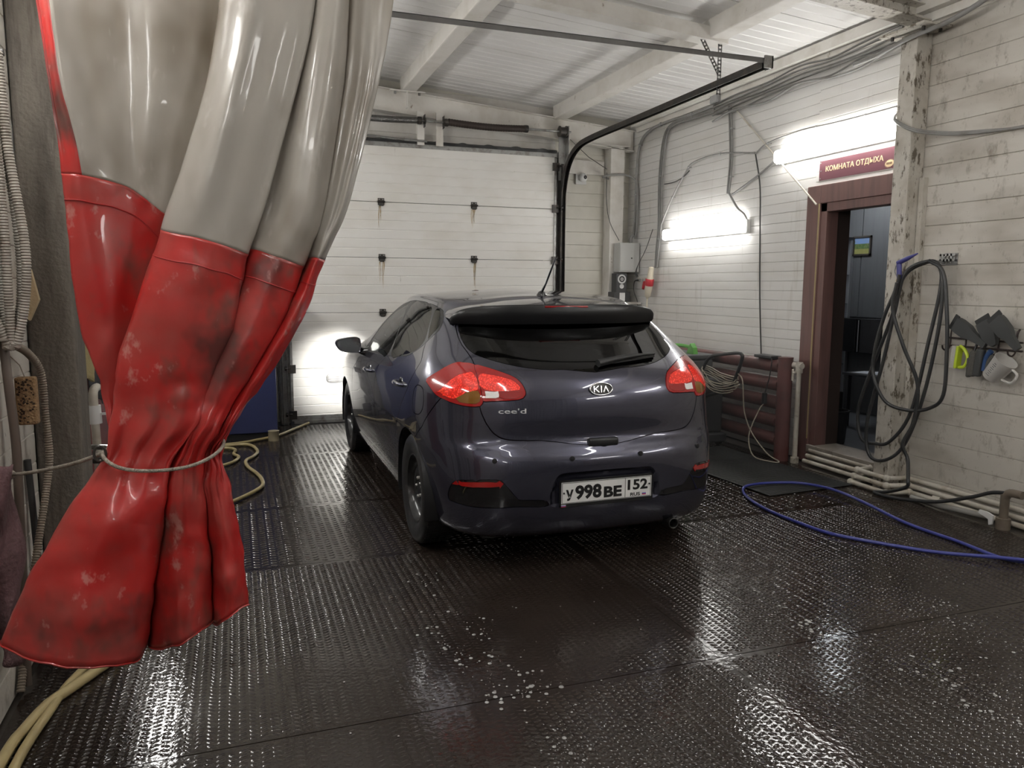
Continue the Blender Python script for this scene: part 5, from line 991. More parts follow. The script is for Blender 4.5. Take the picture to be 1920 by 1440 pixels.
obj('upper_body', MB().lathe([(.014,-.01),(.030,.0),(.036,.10),(.040,.12),(.040,.14)],pb,ax,18), CRM, pg); obj('red_collar', MB().lathe([(.046,.13),(.050,.14),(.050,.20),(.046,.21)],pb,ax,18), RDP, pg); obj('lower_body', MB().lathe([(.044,.21),(.042,.26),(.034,.33),(.018,.35),(.010,.36)],pb,ax,18), CRM, pg); obj('red_lid', MB().lathe([(.0,-.01),(.05,-.01),(.052,0),(.045,.018),(0,.022)],(4.50,8.0,1.50),(-.6,.3,.1),18), RDP, pg)
obj('cord', MB().tube([tuple(pb+ax*.35),(4.50,7.92,1.25),(4.52,7.92,1.0),(4.53,7.9,.6)],.009,8,sm=5), CRM, pg)
ps = thing('power_strip', (4.56,8.14,1.53), 'dirty white power strip beside the industrial plug', 'socket')
obj('strip', MB().box((4.545,7.98,1.535),(4.595,8.24,1.59),bev=.006), PIPEW, ps)
for k in range(3): obj('socket', MB().lathe([(.02,0),(.02,.003),(.016,.003),(.014,.0005),(0,.0005)],(4.545,8.04+.07*k,1.562),(-1,0,0),14), GREYPL, ps)
obj('black_plug', MB().tube([(4.53,8.22,1.60),(4.52,8.235,1.66),(4.53,8.20,1.75),(4.54,8.05,1.92),(4.555,7.93,2.14)],.005,6,sm=5,rad=[.016,.010,.004,.004,.004]), CABLEB, ps); obj('plug_cord', MB().tube([(4.53,8.20,1.56),(4.52,8.27,1.54),(4.53,8.29,1.42),(4.54,8.22,1.30),(4.55,8.2,1.1)],.005,6,sm=5,rad=[.012,.006,.004,.004,.004]), CABLEB, ps)
tag(obj('black_cord', MB().tube([(3.70,8.38,3.16),(3.95,8.40,2.98),(4.20,8.42,2.86)],.004,6), CABLEB), 'thin black cord from the spring drum to the white board', 'cord')
tag(obj('black_cord', MB().tube([(4.20,8.42,2.82),(4.205,8.43,2.5),(4.25,8.42,2.25),(4.37,8.40,2.03)],.004,6,sm=5), CABLEB), 'thin black cord hanging down to the switch box', 'cord')
tag(obj('fixing_board', MB().box((3.75,8.575,2.81),(4.24,8.60,2.97)), STEELW, smooth=False), 'white board screwed above the dome camera', 'board')
# ---------------------------------------------------------------- heater, cart, pipes
ht = thing('pipe_heater', (4.40,6.1,0), 'maroon welded pipe heater along the right wall behind the cart', 'radiator')
HX = 4.40
for z in (.17,.33,.49,.65,.81): obj('pipe', MB().cyl((HX,5.40,z),(HX,8.05,z),.057,16), HEATR, ht)
obj('header', MB().cyl((HX,5.36,.0),(HX,5.36,.885),.062,18), HEATR, ht); obj('cap', MB().cyl((HX,5.36,.885),(HX,5.36,.893),.064,18), HEATR, ht); obj('header', MB().cyl((HX,8.05,.0),(HX,8.05,.885),.062,18), HEATR, ht)
sp_ = thing('supply_pipe', (4.43,5.24,0), 'white riser pipe with valve beside the maroon heater header', 'pipe')
obj('riser', MB().cyl((4.44,5.235,0),(4.44,5.235,.83),.02,12), PIPEW, sp_); obj('tee', MB().cyl((4.44,5.235,.77),(4.44,5.235,.86),.03,12).cyl((4.44,5.20,.83),(4.44,5.31,.83),.026,12), PIPEW, sp_); obj('valve_handle', MB().box((4.40,5.26,.70),(4.412,5.28,.80),bev=.003).cyl((4.40,5.27,.77),(4.44,5.25,.77),.012,8), PIPEW, sp_); obj('floor_collar', MB().cyl((4.44,5.235,0),(4.44,5.235,.05),.035,12), PIPEW, sp_)
ad = thing('charger_block', (4.38,5.55,.868), 'flat black charger lying on the top heater pipe', 'charger'); obj('body', MB().box((4.33,5.46,.868),(4.44,5.70,.895),bev=.006), BLKPL, ad); obj('lead', MB().tube([(4.34,5.47,.88),(4.32,5.44,.84),(4.325,5.47,.70),(4.325,5.52,.56)],.005,6,sm=4), CABLEB, ad); obj('in_line_plug', MB().cbox((4.325,5.52,.52),(.03,.045,.10),bev=.008), BLKPL, ad)
ct = thing('service_cart', (4.10,6.35,0), 'dark grey wheeled machine with a tubular handle beside the heater', 'machine')
CTD = mat('cart_dark', (.035,.035,.037), .5, dirt=(.06,.055,.05), dscale=5); CTG = mat('cart_grey', (.085,.088,.088), .5); GRN = mat('bright_green_plastic', (.10,.36,.05), .4)
obj('body', MB().box((3.85,6.05,.12),(4.28,6.75,.64),bev=.03), CTD, ct); obj('skirt', MB().box((3.82,6.0,.04),(4.30,6.80,.13),bev=.02), CTD, ct)
for x in (3.86,4.26):
    for y in (6.08,6.72): obj('wheel', MB().lathe([(.02,-.015),(.045,-.015),(.048,0),(.045,.015),(.02,.015)],(x,y,.048),(1,0,0),16), RUBBER, ct)
obj('handle', MB().tube([(4.08,6.20,.52),(4.08,6.16,.62),(4.09,6.10,.76),(4.09,6.02,.84),(4.09,5.90,.873),(4.09,5.62,.915),(4.09,5.545,.905),(4.09,5.545,.86),(4.09,5.60,.74),(4.09,5.70,.60),(4.09,6.04,.48)],.0155,10,sm=5), BLKPL, ct)
bt = thing('tool_case', (4.14,6.5,.64), 'grey tool case with a bright green latch on the cart', 'tool case')
obj('case', MB().box((3.98,6.22,.641),(4.27,6.86,.80),bev=.02), CTG, bt); obj('lid', MB().box((3.97,6.21,.80),(4.28,6.87,.85),bev=.015), CTG, bt); obj('green_handle', MB().tube([(4.10,6.75,.85),(4.10,6.70,.90),(4.10,6.5,.915),(4.10,6.34,.90),(4.10,6.30,.85)],.017,10,sm=5), GRN, bt); obj('latch', MB().prism([(0,0),(.12,0),(.10,.06),(.06,.10),(.03,.06)],(-.05,0,0),((4.12,6.38,.85),(0,-1,0),(0,0,1))), GRN, bt, smooth=False); obj('label', MB().box((3.974,6.30,.80),(3.978,6.36,.835)), WH, bt, smooth=False)
cc_ = thing('extension_cable', (4.0,6.1,.5), 'coiled beige extension cable hung on the cart handle', 'cable')
CBE = mat('beige_cable', (.36,.32,.25), .5); P_ = []
for k in range(5*14):
    a = 2*math.pi*k/14; t = k/70
    P_.append((4.09+.055*math.sin(a)+.012*math.sin(3*k), 5.86-.27*math.cos(a)*(1-.05*math.sin(k)), .705-.10*t-.035*math.cos(a)+.03*math.sin(a)+.03*math.cos(2*a)))
obj('coil', MB().tube(P_,.0055,6,sm=2), CBE, cc_)
obj('tail', MB().tube([(4.09,5.60,.745),(4.09,5.52,.68),(4.12,5.52,.42),(4.16,5.46,.24),(4.22,5.32,.08),(4.27,5.22,.024),(4.20,5.26,.024),(4.14,5.40,.05),(4.18,5.52,.20),(4.28,5.54,.40),(4.325,5.52,.48)],.0055,6,sm=6), CBE, cc_)
fp = [[(4.44,5.30,.125),(4.45,4.62,.115),(4.44,4.55,.11)],[(4.40,5.28,.065),(4.41,4.66,.065),(4.40,4.60,.065)],[(4.36,5.26,.024),(4.37,4.72,.024),(4.36,4.64,.024)]]
for k in range(3):
    z = (.11,.065,.022)[k]; o_ = .03*k
    t = thing('floor_pipe', (4.42,4.4,0), ('upper white water pipe stepping around the column foot','middle white water pipe stepping around the column foot','lowest white water pipe stepping around the column foot')[k], 'pipe', 'water pipes along the right wall')
    pts = [(4.565-o_,5.20,z),(4.565-o_,4.52,z),(4.41-o_,4.50,z),(4.41-o_,4.22-o_,z),(4.565-o_*.6,4.18-o_,z),(4.565-o_*.6,-1.0,z)]
    for a,b in zip(pts[:-1],pts[1:]): obj('run', MB().cyl(a,b,.017,12), PIPEW, t)
    for p in pts[1:-1]: obj('elbow', MB().ball(p,.026,12,8), PIPEW, t)
    if k == 2: obj('coupling', MB().cyl((4.547,3.93,z),(4.547,3.87,z),.030,12), PIPEW, t)
t = thing('grey_drain_pipe', (4.46,3.6,0), 'grey plastic pipe lying slightly away from the wall pipes', 'pipe'); obj('run', MB().tube([(4.44,4.02,.020),(4.42,3.75,.03),(4.44,3.42,.05)],.019,12,sm=4), mat('grey_pipe',(.30,.29,.27),.4), t)
tp = thing('tap_riser', (4.44,3.33,0), 'brown standing tap with a white handle where the black hose joins', 'tap'); BRT = mat('brown_tap',(.16,.13,.10),.5,dirt=(.09,.07,.05),dscale=9)
obj('stem', MB().cyl((4.44,3.33,.0),(4.44,3.33,.22),.026,12), BRT, tp); obj('foot', MB().cyl((4.44,3.33,0),(4.44,3.33,.07),.042,14), BRT, tp); obj('outlet', MB().tube([(4.44,3.33,.20),(4.44,3.30,.235),(4.44,3.22,.24)],.026,12,sm=4), BRT, tp); obj('handle', MB().prism([(0,0),(.03,.035),(.075,.065),(.09,.05),(.06,.02),(.035,-.01),(.04,-.045),(.02,-.05)],(-.012,0,0),((4.40,3.36,.08),(0,1,-.6),(0,.3,.9))), WH, tp, smooth=False)
# hanging hoses
XH = 4.53
hb = thing('hose_bracket', (XR-.03,4.04,1.66), 'perforated steel bracket carrying the black hoses', 'bracket'); obj('plate', perforated((XR-.03,4.05,1.69),(XR-.03,3.93,1.69),.05,(1,0,0)), GALV, hb, smooth=False); obj('arm', MB().box((XR-.11,4.02,1.655),(XR-.001,4.06,1.67)), GALV, hb, smooth=False); obj('plate', MB().box((XR-.004,3.93,1.64),(XR-.001,4.07,1.72)), GALV, hb, smooth=False)
A = [(4.06,1.66),(4.18,1.56),(4.27,1.255),(4.43,.85),(4.52,.56),(4.47,.36),(4.34,.345),(4.20,.39),(4.09,.62),(4.03,1.12),(3.98,1.48),(4.0,1.63)]
B = [(4.045,1.665),(4.15,1.59),(4.21,1.33),(4.29,.945),(4.40,.495),(4.36,.26),(4.21,.25),(4.095,.39),(4.02,.75),(3.95,1.20),(3.94,1.48),(3.98,1.63)]
Cc = [(4.03,1.67),(3.925,1.59),(3.873,1.34),(3.848,1.06),(3.85,.77),(3.95,.664),(4.08,.633),(4.22,.68),(4.344,.86),(4.34,1.06),(4.275,1.29),(4.19,1.48),(4.169,1.576)]
Dd = [(4.164,1.52),(4.185,1.334),(4.108,1.076),(4.028,.82),(4.036,.556),(4.08,.395),(4.05,.287),(3.96,.173),(3.97,.115),(4.12,.044)]
hs = thing('air_hose', (4.4,4.1,.03), 'black air hose hung in loops over the wall bracket', 'hose'); HOS = mat('black_hose', (.028,.029,.031), .38, dirt=(.06,.058,.055), dscale=8)
def xo(y): return 4.40 if y > 4.16 else 4.40+.12*min(1,(4.16-y)/.15)
obj('loop', MB().tube([(xo(y)-.00,y,z) for y,z in A],.0125,10,sm=7,closed=True), HOS, hs); obj('loop', MB().tube([(xo(y)-.026,y,z) for y,z in B],.0125,10,sm=7,closed=True), HOS, hs); obj('loop', MB().tube([(xo(y)-.052,y,z) for y,z in Cc],.0125,10,sm=7), HOS, hs)
obj('tail', MB().tube([(xo(y)-.075 if z > .2 else 4.33,y,z) for y,z in Dd]+[(4.30,4.22,.016),(4.32,4.05,.016),(4.38,3.77,.06),(4.42,3.54,.15),(4.43,3.40,.215),(4.435,3.24,.24)],.0125,10,sm=7), HOS, hs)
gn = thing('blow_gun', (4.36,4.17,1.56), 'blue air blow gun hooked on the hose bracket', 'tool'); BLG = mat('violet_blue_plastic', (.06,.06,.24), .4)
obj('grip', MB().cbox((4.36,4.185,1.60),(.026,.034,.11),rx=-.1,bev=.01), BLG, gn); obj('barrel', MB().tube([(4.36,4.20,1.655),(4.36,4.12,1.685),(4.36,4.04,1.715)],.014,10,rad=[.017,.016,.005]), BLG, gn); obj('fitting', MB().lathe([(.010,0),(.014,.005),(.014,.03),(.010,.035),(.011,.06)],(4.36,4.19,1.545),(0,.02,-1),12), mat('brass',(.45,.36,.2),.35,.8), gn); obj('trigger', MB().tube([(4.36,4.21,1.65),(4.36,4.225,1.60),(4.36,4.205,1.565)],.004,6,sm=4), GALV, gn)
# brush rack
rk = thing('hook_rack', (4.56,3.6,1.06), 'dark metal double-bar hook rack on the right wall', 'rack'); RKM = mat('rack_bronze',(.05,.035,.032),.5,.3)
obj('bar', MB().cyl((XR-.03,3.93,1.150),(XR-.03,3.40,1.150),.006,8), RKM, rk); obj('bar', MB().cyl((XR-.03,3.93,1.098),(XR-.03,3.40,1.098),.006,8), RKM, rk)
for k in range(5):
    y = 3.92-.118*k; obj('hook', MB().tube([(XR-.002,y,1.23),(XR-.022,y,1.20),(XR-.024,y,1.10),(XR-.05,y,1.065),(XR-.085,y,1.075),(XR-.095,y,1.10)],.0055,8,sm=4), RKM, rk)
def bru(name, label, cat): return thing(name, (4.52,3.6,1.0), label, cat)
DGB = mat('dark_grey_handle',(.045,.047,.047),.5); BRS = mat('grey_bristles',(.10,.095,.085),.8,bump=.8,bscale=200)
def scoop(c, rz, ln, label):
    """black ice scraper / brush head: wedge handle standing on the rack"""
    t = thing('hand_scraper', (c[0],c[1],c[2]-.1), label, 'scraper', 'scrapers on the rack')
    M = Matrix.Translation(c) @ Matrix.Rotation(rz,4,'X')
    q = MB().prism([(-.045,-.02),(.045,-.02),(.030,-ln*.55),(.016,-ln),(-.016,-ln),(-.030,-ln*.55)],(0,0,.0)); 
    b = MB(); prof = [(.045,0,.020),(.048,-.03,.022),(.046,-.10,.022),(.03,-.15,.016),(.018,-ln,.013)]; rows = []
    for w_,z,d in prof: rows.append([M @ Vector(p) for p in ((-d,-w_,z),(d,-w_,z),(d,w_,z),(-d,w_,z),(-d,-w_,z))])
    b.grid(rows); b.add(rows[0][:4],[(0,1,2,3)]); b.add(rows[-1][:4],[(0,1,2,3)])
    obj('handle', b, DGB, t, ang=50); obj('blade', MB().box((-.004,-.052,.0),(.004,.052,.035),M), RUBBER, t, smooth=False)
scoop((4.50,3.82,1.25),-1.05,.26,'long black scraper lying over the left end of the rack'); scoop((4.51,3.63,1.27),-.55,.17,'short black scraper standing upright on the middle of the rack'); scoop((4.49,3.53,1.29),-.75,.24,'large black scraper leaning over the right end of the rack')
yb_ = thing('scrub_brush', (4.50,3.76,.96), 'lime green scrub brush with white bristles on the rack', 'brush'); LIM = mat('lime_plastic',(.50,.62,.04),.4); YW = mat('white_bristle',(.62,.60,.55),.7,bump=.8,bscale=300)
obj('base', MB().cbox((4.50,3.785,1.03),(.05,.02,.15),rx=.08,bev=.006), LIM, yb_); obj('handle', MB().tube([(4.50,3.778,1.105),(4.50,3.745,1.085),(4.50,3.715,1.03),(4.50,3.735,.975),(4.50,3.775,.962)],.011,8,sm=5), LIM, yb_); obj('bristles', MB().cbox((4.50,3.812,1.03),(.045,.035,.15),rx=.08,bev=.004), YW, yb_)
for i,(y,z,h,w_,lb) in enumerate(((3.70,.99,.13,.022,'slim grey detailing brush hanging on the rack'),(3.665,1.02,.17,.045,'broad grey brush hanging in the middle of the rack'),(3.615,1.03,.18,.05,'smooth grey brush hanging right of the broad brush'))):
    t = thing('detailing_brush', (4.50,y,z-h/2), lb, 'brush', 'grey brushes on the rack'); obj('head', MB().cbox((4.50-.01*i,y,z-.02),(.04,w_,h),rx=.06*i,bev=.012), BRS if i < 2 else DGB, t); obj('stem', MB().cyl((4.50-.01*i,y,z+h/2-.03),(4.51,y,z+h/2+.02),.008,8), BLKPL, t)
t = thing('blue_brush', (4.49,3.57,.95), 'curved blue brush hanging beside the measuring jug', 'brush'); obj('back', MB().tube([(4.49,3.545,1.09),(4.49,3.575,1.04),(4.49,3.585,.96)],.018,8,sm=4), mat('blue_plastic',(.03,.07,.18),.4), t); obj('bristles', MB().tube([(4.49,3.53,1.06),(4.49,3.553,1.02),(4.49,3.56,.965)],.016,8,sm=4), BRS, t); 
mj = thing('measuring_jug', (4.48,3.45,.90), 'translucent white measuring jug hung tilted on the rack', 'jug')
JUG = mat('frosted_plastic',(.62,.60,.57),.35,alpha=.72); axj = Vector((0,-.62,.78)).normalized(); oj = Vector((4.48,3.525,.925))
obj('cup', MB().lathe([(0,0),(.052,0),(.056,.006),(.068,.14),(.072,.15),(.069,.15),(.064,.14),(.052,.008)],oj,axj,28,cap=False), JUG, mj); pr = axj.cross(Vector((1,0,0))).normalized()
obj('handle', MB().tube([tuple(oj+axj*.135-pr*.066),tuple(oj+axj*.13-pr*.115),tuple(oj+axj*.07-pr*.12),tuple(oj+axj*.04-pr*.062)],.009,8,sm=5), JUG, mj)
q = MB()
for k in range(8): 
    c_ = oj+axj*(.03+.013*k)+Vector((-(.0545+.0013*(2+k)),0,0)); q.cbox(tuple(c_),(.002,.016 if k%2 else .026,.003),rx=math.atan2(axj.z,axj.y)-math.pi/2)
obj('scale_marks', q, mat('mark_dark',(.08,.08,.09),.6), mj, smooth=False, kind='stuff')
# blue hose on the floor
bh = [(3.974,2.84),(3.91,2.95),(3.93,3.2),(3.93,3.58),(3.99,4.0),(4.03,4.34),(3.93,4.56),(3.705,4.64),(3.50,4.62),(3.415,4.547),(3.33,4.35),(3.285,4.10),(3.29,3.80),(3.33,3.56),(3.48,3.32),(3.66,3.106),(3.85,2.92),(4.02,2.78),(4.2,2.6)]
tag(obj('pressure_hose', MB().tube([(4.15,2.66,.012)]+[(x,y,.028 if i in (16,17,18) else .030 if 4<=i<=8 else .013) for i,(x,y) in enumerate(bh)],.0105,10,sm=8), mat('blue_hose',(.045,.055,.27),.32)), 'blue pressure hose lying in a long loop on the wet floor', 'hose')
# ---------------------------------------------------------------- left side
def ribbed(m, pts, r, seg=8, sm=10, amp=.24):
    P_ = crom(pts, sm); n = len(P_); L_ = np.concatenate([[0],np.cumsum(np.linalg.norm(np.diff(P_,axis=0),axis=1))]); N_ = int(L_[-1]/.0050); s_ = np.linspace(0,L_[-1],N_)
    Q = np.stack([np.interp(s_,L_,P_[:,k]) for k in range(3)],1); rad = [r*(1+amp*(k%2)) for k in range(N_)]
    return m.tube(Q, r, seg, rad=rad)
COR = mat('grey_corrugated_hose', (.34,.315,.275), .5, dirt=(.20,.175,.145), dirt_amt=.8, dscale=10); CORB = mat('brown_corrugated_hose', (.20,.165,.125), .5, dirt=(.12,.10,.08), dscale=8)
rh = thing('ribbed_hose', (-.74,3.1,1.2), 'grey ribbed vacuum hose hung in loops on the left wall', 'hose')
for k,(a,b) in enumerate(((-.780,3.10),(-.762,3.16),(-.744,3.12),(-.727,3.18),(-.712,3.13))):
    obj('loop', ribbed(MB(), [(a-.004,b-.02,2.25),(a,b,1.95),(a+.012*(k-1.5),b,1.62),(a+.008*(k-2),b+.01,1.42),(-.762+.008*k,3.14,1.275),(-.77+.005*k,3.15,1.262)], .0135), COR, rh)
obj('tie', MB().tube([(-.775+.03*math.cos(t),3.15+.03*math.sin(t),1.285) for t in np.linspace(0,2*math.pi,12)[:-1]],.006,6,closed=True), mat('tie_wire',(.2,.18,.15),.6), rh)
obj('wall_peg', MB().cyl((XL,3.12,2.24),(-.70,3.12,2.25),.012,8), DKMET, rh)
h2 = thing('ribbed_drain_hose', (-.75,3.4,0), 'long brown ribbed hose curving down in front of the dark column', 'hose')
obj('tube', ribbed(MB(), [(-.765,3.2,1.27),(-.745,3.36,1.215),(-.722,3.42,1.13),(-.718,3.42,.96),(-.714,3.42,.81),(-.728,3.40,.68),(-.755,3.30,.45),(-.775,3.2,.25),(-.78,3.05,.02)], .0125), CORB, h2)
tag(obj('brown_hose', MB().tube([(-.786,3.18,1.9),(-.782,3.18,1.35),(-.768,3.15,1.12),(-.757,3.14,.92),(-.758,3.13,.72),(-.762,3.12,.45),(-.77,3.1,.02)],.0155,10,sm=6), mat('brown_rubber',(.10,.075,.06),.5,dirt=(.06,.05,.04),dscale=6)), 'smooth brown rubber hose hanging down the left wall', 'hose')
tag(obj('dark_hose', MB().tube([(-.785,3.40,.80),(-.780,3.40,.62),(-.770,3.38,.40),(-.75,3.34,.02)],.0125,8,sm=6), CABLEB), 'black hose end against the left wall behind the brown hose', 'hose')
# sponge; dark raised discs paint the shade of its pits
sp2 = thing('wash_sponge', (-.75,3.28,.955), 'brown porous wash sponge hung on the left wall', 'sponge'); SPM = mat('sponge_tan',(.30,.19,.095),.9,dirt=(.18,.11,.06),dscale=18,bump=.9,bscale=110)
obj('body', MB().box((-.783,3.28,.955),(-.714,3.325,1.135),bev=.008), SPM, sp2); q = MB()
for k in range(75):
    x = random.uniform(-.776,-.721); z = random.uniform(.963,1.127); r = random.uniform(.0018,.0052); q.lathe([(0,0),(r,0),(r*.8,.0006),(0,.0006)],(x,3.2797,z),(0,-1,random.uniform(-.2,.2)),7)
obj('pore_shade_discs', q, mat('pore_shade',(.035,.02,.01),.9), sp2, smooth=False, kind='stuff'); obj('string', MB().tube([(-.75,3.30,1.13),(-.762,3.29,1.18),(-.795,3.29,1.22)],.002,5), ROPE, sp2)
tag(obj('foam_block', MB().prism([(0,.0),(.030,-.003),(.052,-.124),(.015,-.206),(-.004,-.184)],(0,.03,0),((-.785,3.52,1.541),(1,0,0),(0,0,1))), mat('beige_foam',(.46,.36,.22),.8,bump=.3), smooth=False), 'beige foam wedge stuck beside the dark column', 'sponge')
# rag
G = []
for i in range(26):
    z = .90-.68*i/25; row = []
    for j in range(16):
        t = j/15; row.append((-.785+.075*t*(.6+.4*math.sin(2.2*i/25+.6))+.012*math.sin(9*t+i*.5), 2.93-.10*math.sin(math.pi*t)-.012*math.sin(i*.9+6*t), z+.02*math.sin(5*t)))
    G.append(row)
o = obj('hanging_rag', MB().grid(G), mat('mauve_rag',(.13,.07,.075),.9,dirt=(.07,.045,.045),dscale=12,bump=.8,bscale=60), ang=None); o.modifiers.new('t','SOLIDIFY').thickness = .006; tag(o, 'dull mauve rag hanging on the left wall below the rope hook', 'rag')
# things between the column and the curtain
tag(obj('green_canister', MB().box((-.78,4.10,1.47),(-.70,4.24,1.70),bev=.02).cyl((-.74,4.17,1.70),(-.74,4.17,1.745),.03,14), GRN), 'bright green canister on the bracket behind the dark column', 'canister')
sb = thing('wall_shelf', (-.72,4.2,1.40), 'small steel shelf behind the dark column carrying the green canister', 'shelf'); obj('board', MB().box((XL,4.02,1.455),(-.66,4.34,1.469)), GALV, sb, smooth=False); obj('bracket', MB().box((XL,4.06,1.36),(-.69,4.066,1.455)), GALV, sb, smooth=False); obj('bracket', MB().box((XL,4.29,1.36),(-.69,4.296,1.455)), GALV, sb, smooth=False)
def cloth(name, x, y, z0, z1, w_, col, label, ph):
    G = [[(x+.02*math.sin(8*t+ph+i*.25)+.015*t, y-w_*.5+w_*t, z1-(z1-z0)*i/14+.015*math.sin(7*t+ph)) for t in np.linspace(0,1,14)] for i in range(15)]
    o = obj(name, MB().grid(G), mat(name+str(ph),col,.9,bump=.5,bscale=70), ang=None); o.modifiers.new('t','SOLIDIFY').thickness = .004; return tag(o, label, 'cloth', 'cloths behind the column')
tag(obj('cloth_line', MB().cyl((-.70,3.90,1.36),(-.70,4.85,1.36),.006,8).cyl((XL,3.92,1.36),(-.70,3.92,1.36),.006,6).cyl((XL,4.83,1.36),(-.70,4.83,1.36),.006,6), GALV), 'steel towel bar on the left wall behind the column', 'rail')
cloth('drying_cloth', -.70, 4.0, 1.12, 1.365, .14, (.09,.13,.03), 'olive green drying cloth on the towel bar', 0); cloth('drying_cloth', -.69, 4.2, 1.02, 1.365, .14, (.35,.29,.15), 'yellowish drying cloth on the towel bar', 1); cloth('drying_cloth', -.69, 4.45, .90, 1.365, .24, (.045,.045,.05), 'dark grey drying cloth on the towel bar', 2); cloth('drying_cloth', -.70, 4.70, .84, 1.365, .2, (.18,.18,.19), 'light grey drying cloth on the towel bar', 3)
wv = thing('water_riser', (-.66,4.2,0), 'white water pipe with a ball valve standing behind the column', 'pipe')
obj('pipe', MB().cyl((-.655,4.2,0),(-.672,4.2,.86),.020,12), PIPEW, wv); obj('valve_body', MB().cyl((-.668,4.2,.80),(-.671,4.2,.89),.030,14), WH, wv); obj('elbow', MB().tube([(-.671,4.2,.88),(-.672,4.2,.94),(-.672,4.24,.965),(-.672,4.32,.965)],.021,12,sm=4), PIPEW, wv); obj('lever', MB().box((-.64,4.17,.845),(-.60,4.185,.855)).box((-.604,4.17,.80),(-.598,4.185,.855)), WH, wv, smooth=False)
mp_ = thing('valve_manifold', (-.68,4.12,0), 'dark metal valve manifold at the foot of the white water pipe', 'pipe')
obj('steel_pipe', MB().cyl((-.715,4.1,.705),(-.50,4.1,.69),.014,12), CHROME, mp_); obj('stem', MB().cyl((-.715,4.1,0),(-.715,4.1,.70),.024,12), DKMET, mp_); obj('branch', MB().cyl((-.715,4.08,.645),(-.54,4.08,.635),.018,12), DKMET, mp_)
for z in (.60,.50,.40): obj('nut', MB().cyl((-.715,4.1,z-.018),(-.715,4.1,z+.018),.036,6), DKMET, mp_)
tag(obj('red_panel', MB().box((XL,4.5,.12),(-.74,5.3,1.05),bev=.01), mat('dull_red_panel',(.16,.03,.03),.5)), 'dull red steel panel leaning on the left wall behind the curtain', 'panel')
tag(obj('blue_tub', MB().lathe([(.0,0),(.10,0),(.125,.20),(.13,.205),(.12,.205),(.095,.01),(0,.01)],(-.62,3.35+.05,0),(0,0,1),24,cap=False), mat('dark_blue_plastic',(.012,.022,.07),.4)), 'dark blue bucket at the foot of the dark column', 'bucket')
# blue cabinet by the gate
bc = thing('blue_cabinet', (-.2,7.95,0), 'blue steel cabinet standing beside the gate track', 'cabinet'); BLU = mat('blue_cabinet_paint',(.035,.045,.13),.4,dirt=(.03,.036,.09),dscale=3)
obj('body', MB().box((-.78,7.68,.06),(.345,8.25,1.55),bev=.008), BLU, bc); obj('plinth', MB().box((-.76,7.71,0),(.325,8.23,.06)), BLKPL, bc, smooth=False)
for a,b in ((-.775,-.215),(-.209,.340)): d_ = obj('door', MB().box((a,7.664,.07),(b,7.679,1.54),bev=.004), BLU, bc); obj('handle', MB().box((-.25 if a<-.5 else -.19,7.65,.80),(-.23 if a<-.5 else -.17,7.664,.95),bev=.004), CHROME, d_)
tag(obj('paint_tin', MB().lathe([(0,0),(.05,0),(.05,.09),(.053,.095),(.0,.095)],(.30,7.60,0),(0,0,1),20), mat('tan_tin',(.35,.30,.2),.5)), 'small tan tin at the foot of the blue cabinet', 'tin')
# yellowish hoses on the floor
YH = mat('yellowed_hose', (.42,.34,.17), .35, dirt=(.25,.19,.10), dscale=7)
def fh(pts, r, label): tag(obj('floor_hose', MB().tube([(x,y,r+.004) for x,y in pts],r,10,sm=8), YH), label, 'hose', 'yellowed hoses on the floor')
fh([(.69,8.36),(.60,8.20),(.50,8.02),(.34,7.74),(.15,7.58),(-.03,7.47),(-.35,7.40),(-.7,7.38)], .014, 'yellowed hose running from the gate corner past the blue cabinet')
fh([(-.5,7.30),(-.2,7.36),(.02,7.40),(.10,7.30),(.137,7.05),(.10,6.85),(.035,6.69),(.05,6.45),(.11,6.2),(.14,6.0),(.137,5.80),(.06,5.62),(-.065,5.43),(-.25,5.2),(-.5,5.1)], .014, 'yellowed hose snaking in front of the blue cabinet towards the curtain')
fh([(-.45,7.2),(-.15,7.28),(-.05,7.18),(-.06,7.0),(-.02,6.85),(-.08,6.65),(-.25,6.5),(-.5,6.4)], .014, 'yellowed hose making a short bend beside the blue cabinet')
fh([(.0,3.72),(-.15,3.63),(-.297,3.521),(-.40,3.382),(-.50,3.217),(-.60,3.043),(-.67,2.918),(-.71,2.758),(-.725,2.669),(-.735,2.4),(-.74,2.0)], .019, 'thick yellowed hose under the hem of the curtain')
fh([(-.45,3.50),(-.53,3.35),(-.585,3.203),(-.635,3.03),(-.655,2.874),(-.675,2.719),(-.685,2.57),(-.69,2.2)], .016, 'thinner yellowed hose beside the thick one under the curtain')
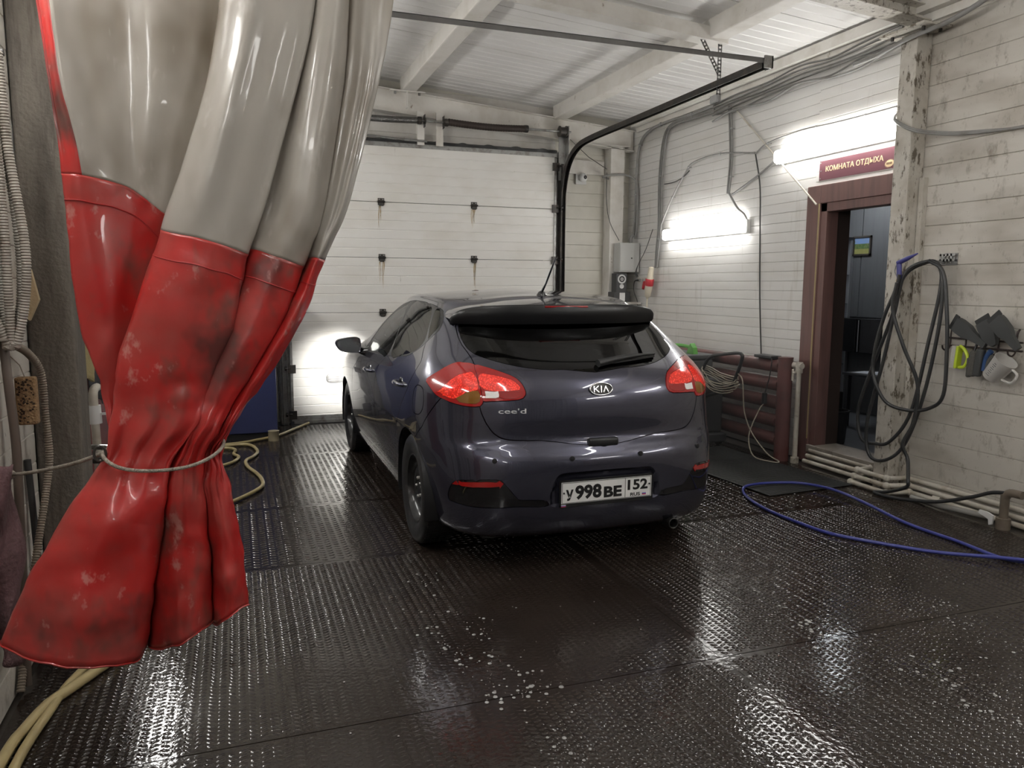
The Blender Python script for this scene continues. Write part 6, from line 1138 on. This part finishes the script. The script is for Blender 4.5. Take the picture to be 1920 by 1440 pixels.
# ---------------------------------------------------------------- soap foam left along the tyre tracks
fm = MB()
def bub(x, y, r):
    n = 8; v = [(x+r*math.cos(2*math.pi*k/n),y+r*math.sin(2*math.pi*k/n),.0018) for k in range(n)]+[(x+.7*r*math.cos(2*math.pi*k/n),y+.7*r*math.sin(2*math.pi*k/n),.0018+.35*r) for k in range(n)]+[(x,y,.0018+.45*r)]
    fm.add(v, [(k,(k+1)%n,n+(k+1)%n,n+k) for k in range(n)]+[(n+k,n+(k+1)%n,2*n) for k in range(n)])
def foam_line(pts, n, w_, rmax):
    Q = crom(pts, 8)
    for k in range(n):
        p = Q[random.randrange(len(Q))]; u = random.random()
        bub(p[0]+random.gauss(0,w_), p[1]+random.gauss(0,.10), .002+rmax*u**3)
foam_line([(.85,3.85),(.86,3.3),(.94,3.0),(.955,2.7),(.98,2.48),(.965,2.2),(.975,2.0),(.98,1.75)], 150, .045, .007); foam_line([(.70,3.3),(.78,2.9),(.86,2.55)], 70, .03, .008)
foam_line([(2.41,2.94),(2.33,2.65),(2.32,2.43),(2.48,2.27),(2.495,2.125),(2.475,1.92),(2.40,1.70)], 170, .05, .008); foam_line([(3.0,2.72),(2.95,2.5),(2.85,2.35),(2.9,2.1)], 90, .10, .006)
for k in range(36): bub(random.gauss(.98,.10), random.gauss(2.49,.03), .002+.009*random.random()**3)
for k in range(120): bub(random.uniform(.2,3.1), random.uniform(1.7,4.0), .0015+.003*random.random())
fo = obj('soap_foam', fm, mat('foam_white',(.27,.265,.255),.22,coat=.5), ang=None, fixn=False, kind='stuff'); fo['label'] = 'white soap foam bubbles scattered along the wet tyre tracks'; fo['category'] = 'foam'
# ---------------------------------------------------------------- steam lingering between the car and the heater
hm = bpy.data.materials.new('steam'); hm.use_nodes = True; nt = hm.node_tree; nt.nodes.remove(nt.nodes['Principled BSDF']); _v = nt.nodes.new('ShaderNodeVolumeScatter'); _v.inputs['Density'].default_value = .055; _v.inputs['Color'].default_value = (.92,.92,.92,1); _v.inputs['Anisotropy'].default_value = .2
nt.links.new(_v.outputs[0], nt.nodes['Material Output'].inputs['Volume']); MATS['steam'] = hm
hz = obj('steam_haze', MB().ball((3.75,5.9,.62),.6,24,14,(1.2,2.6,1.0)), hm, kind='stuff'); hz['label'] = 'thin steam lingering between the car and the heater'; hz['category'] = 'steam'
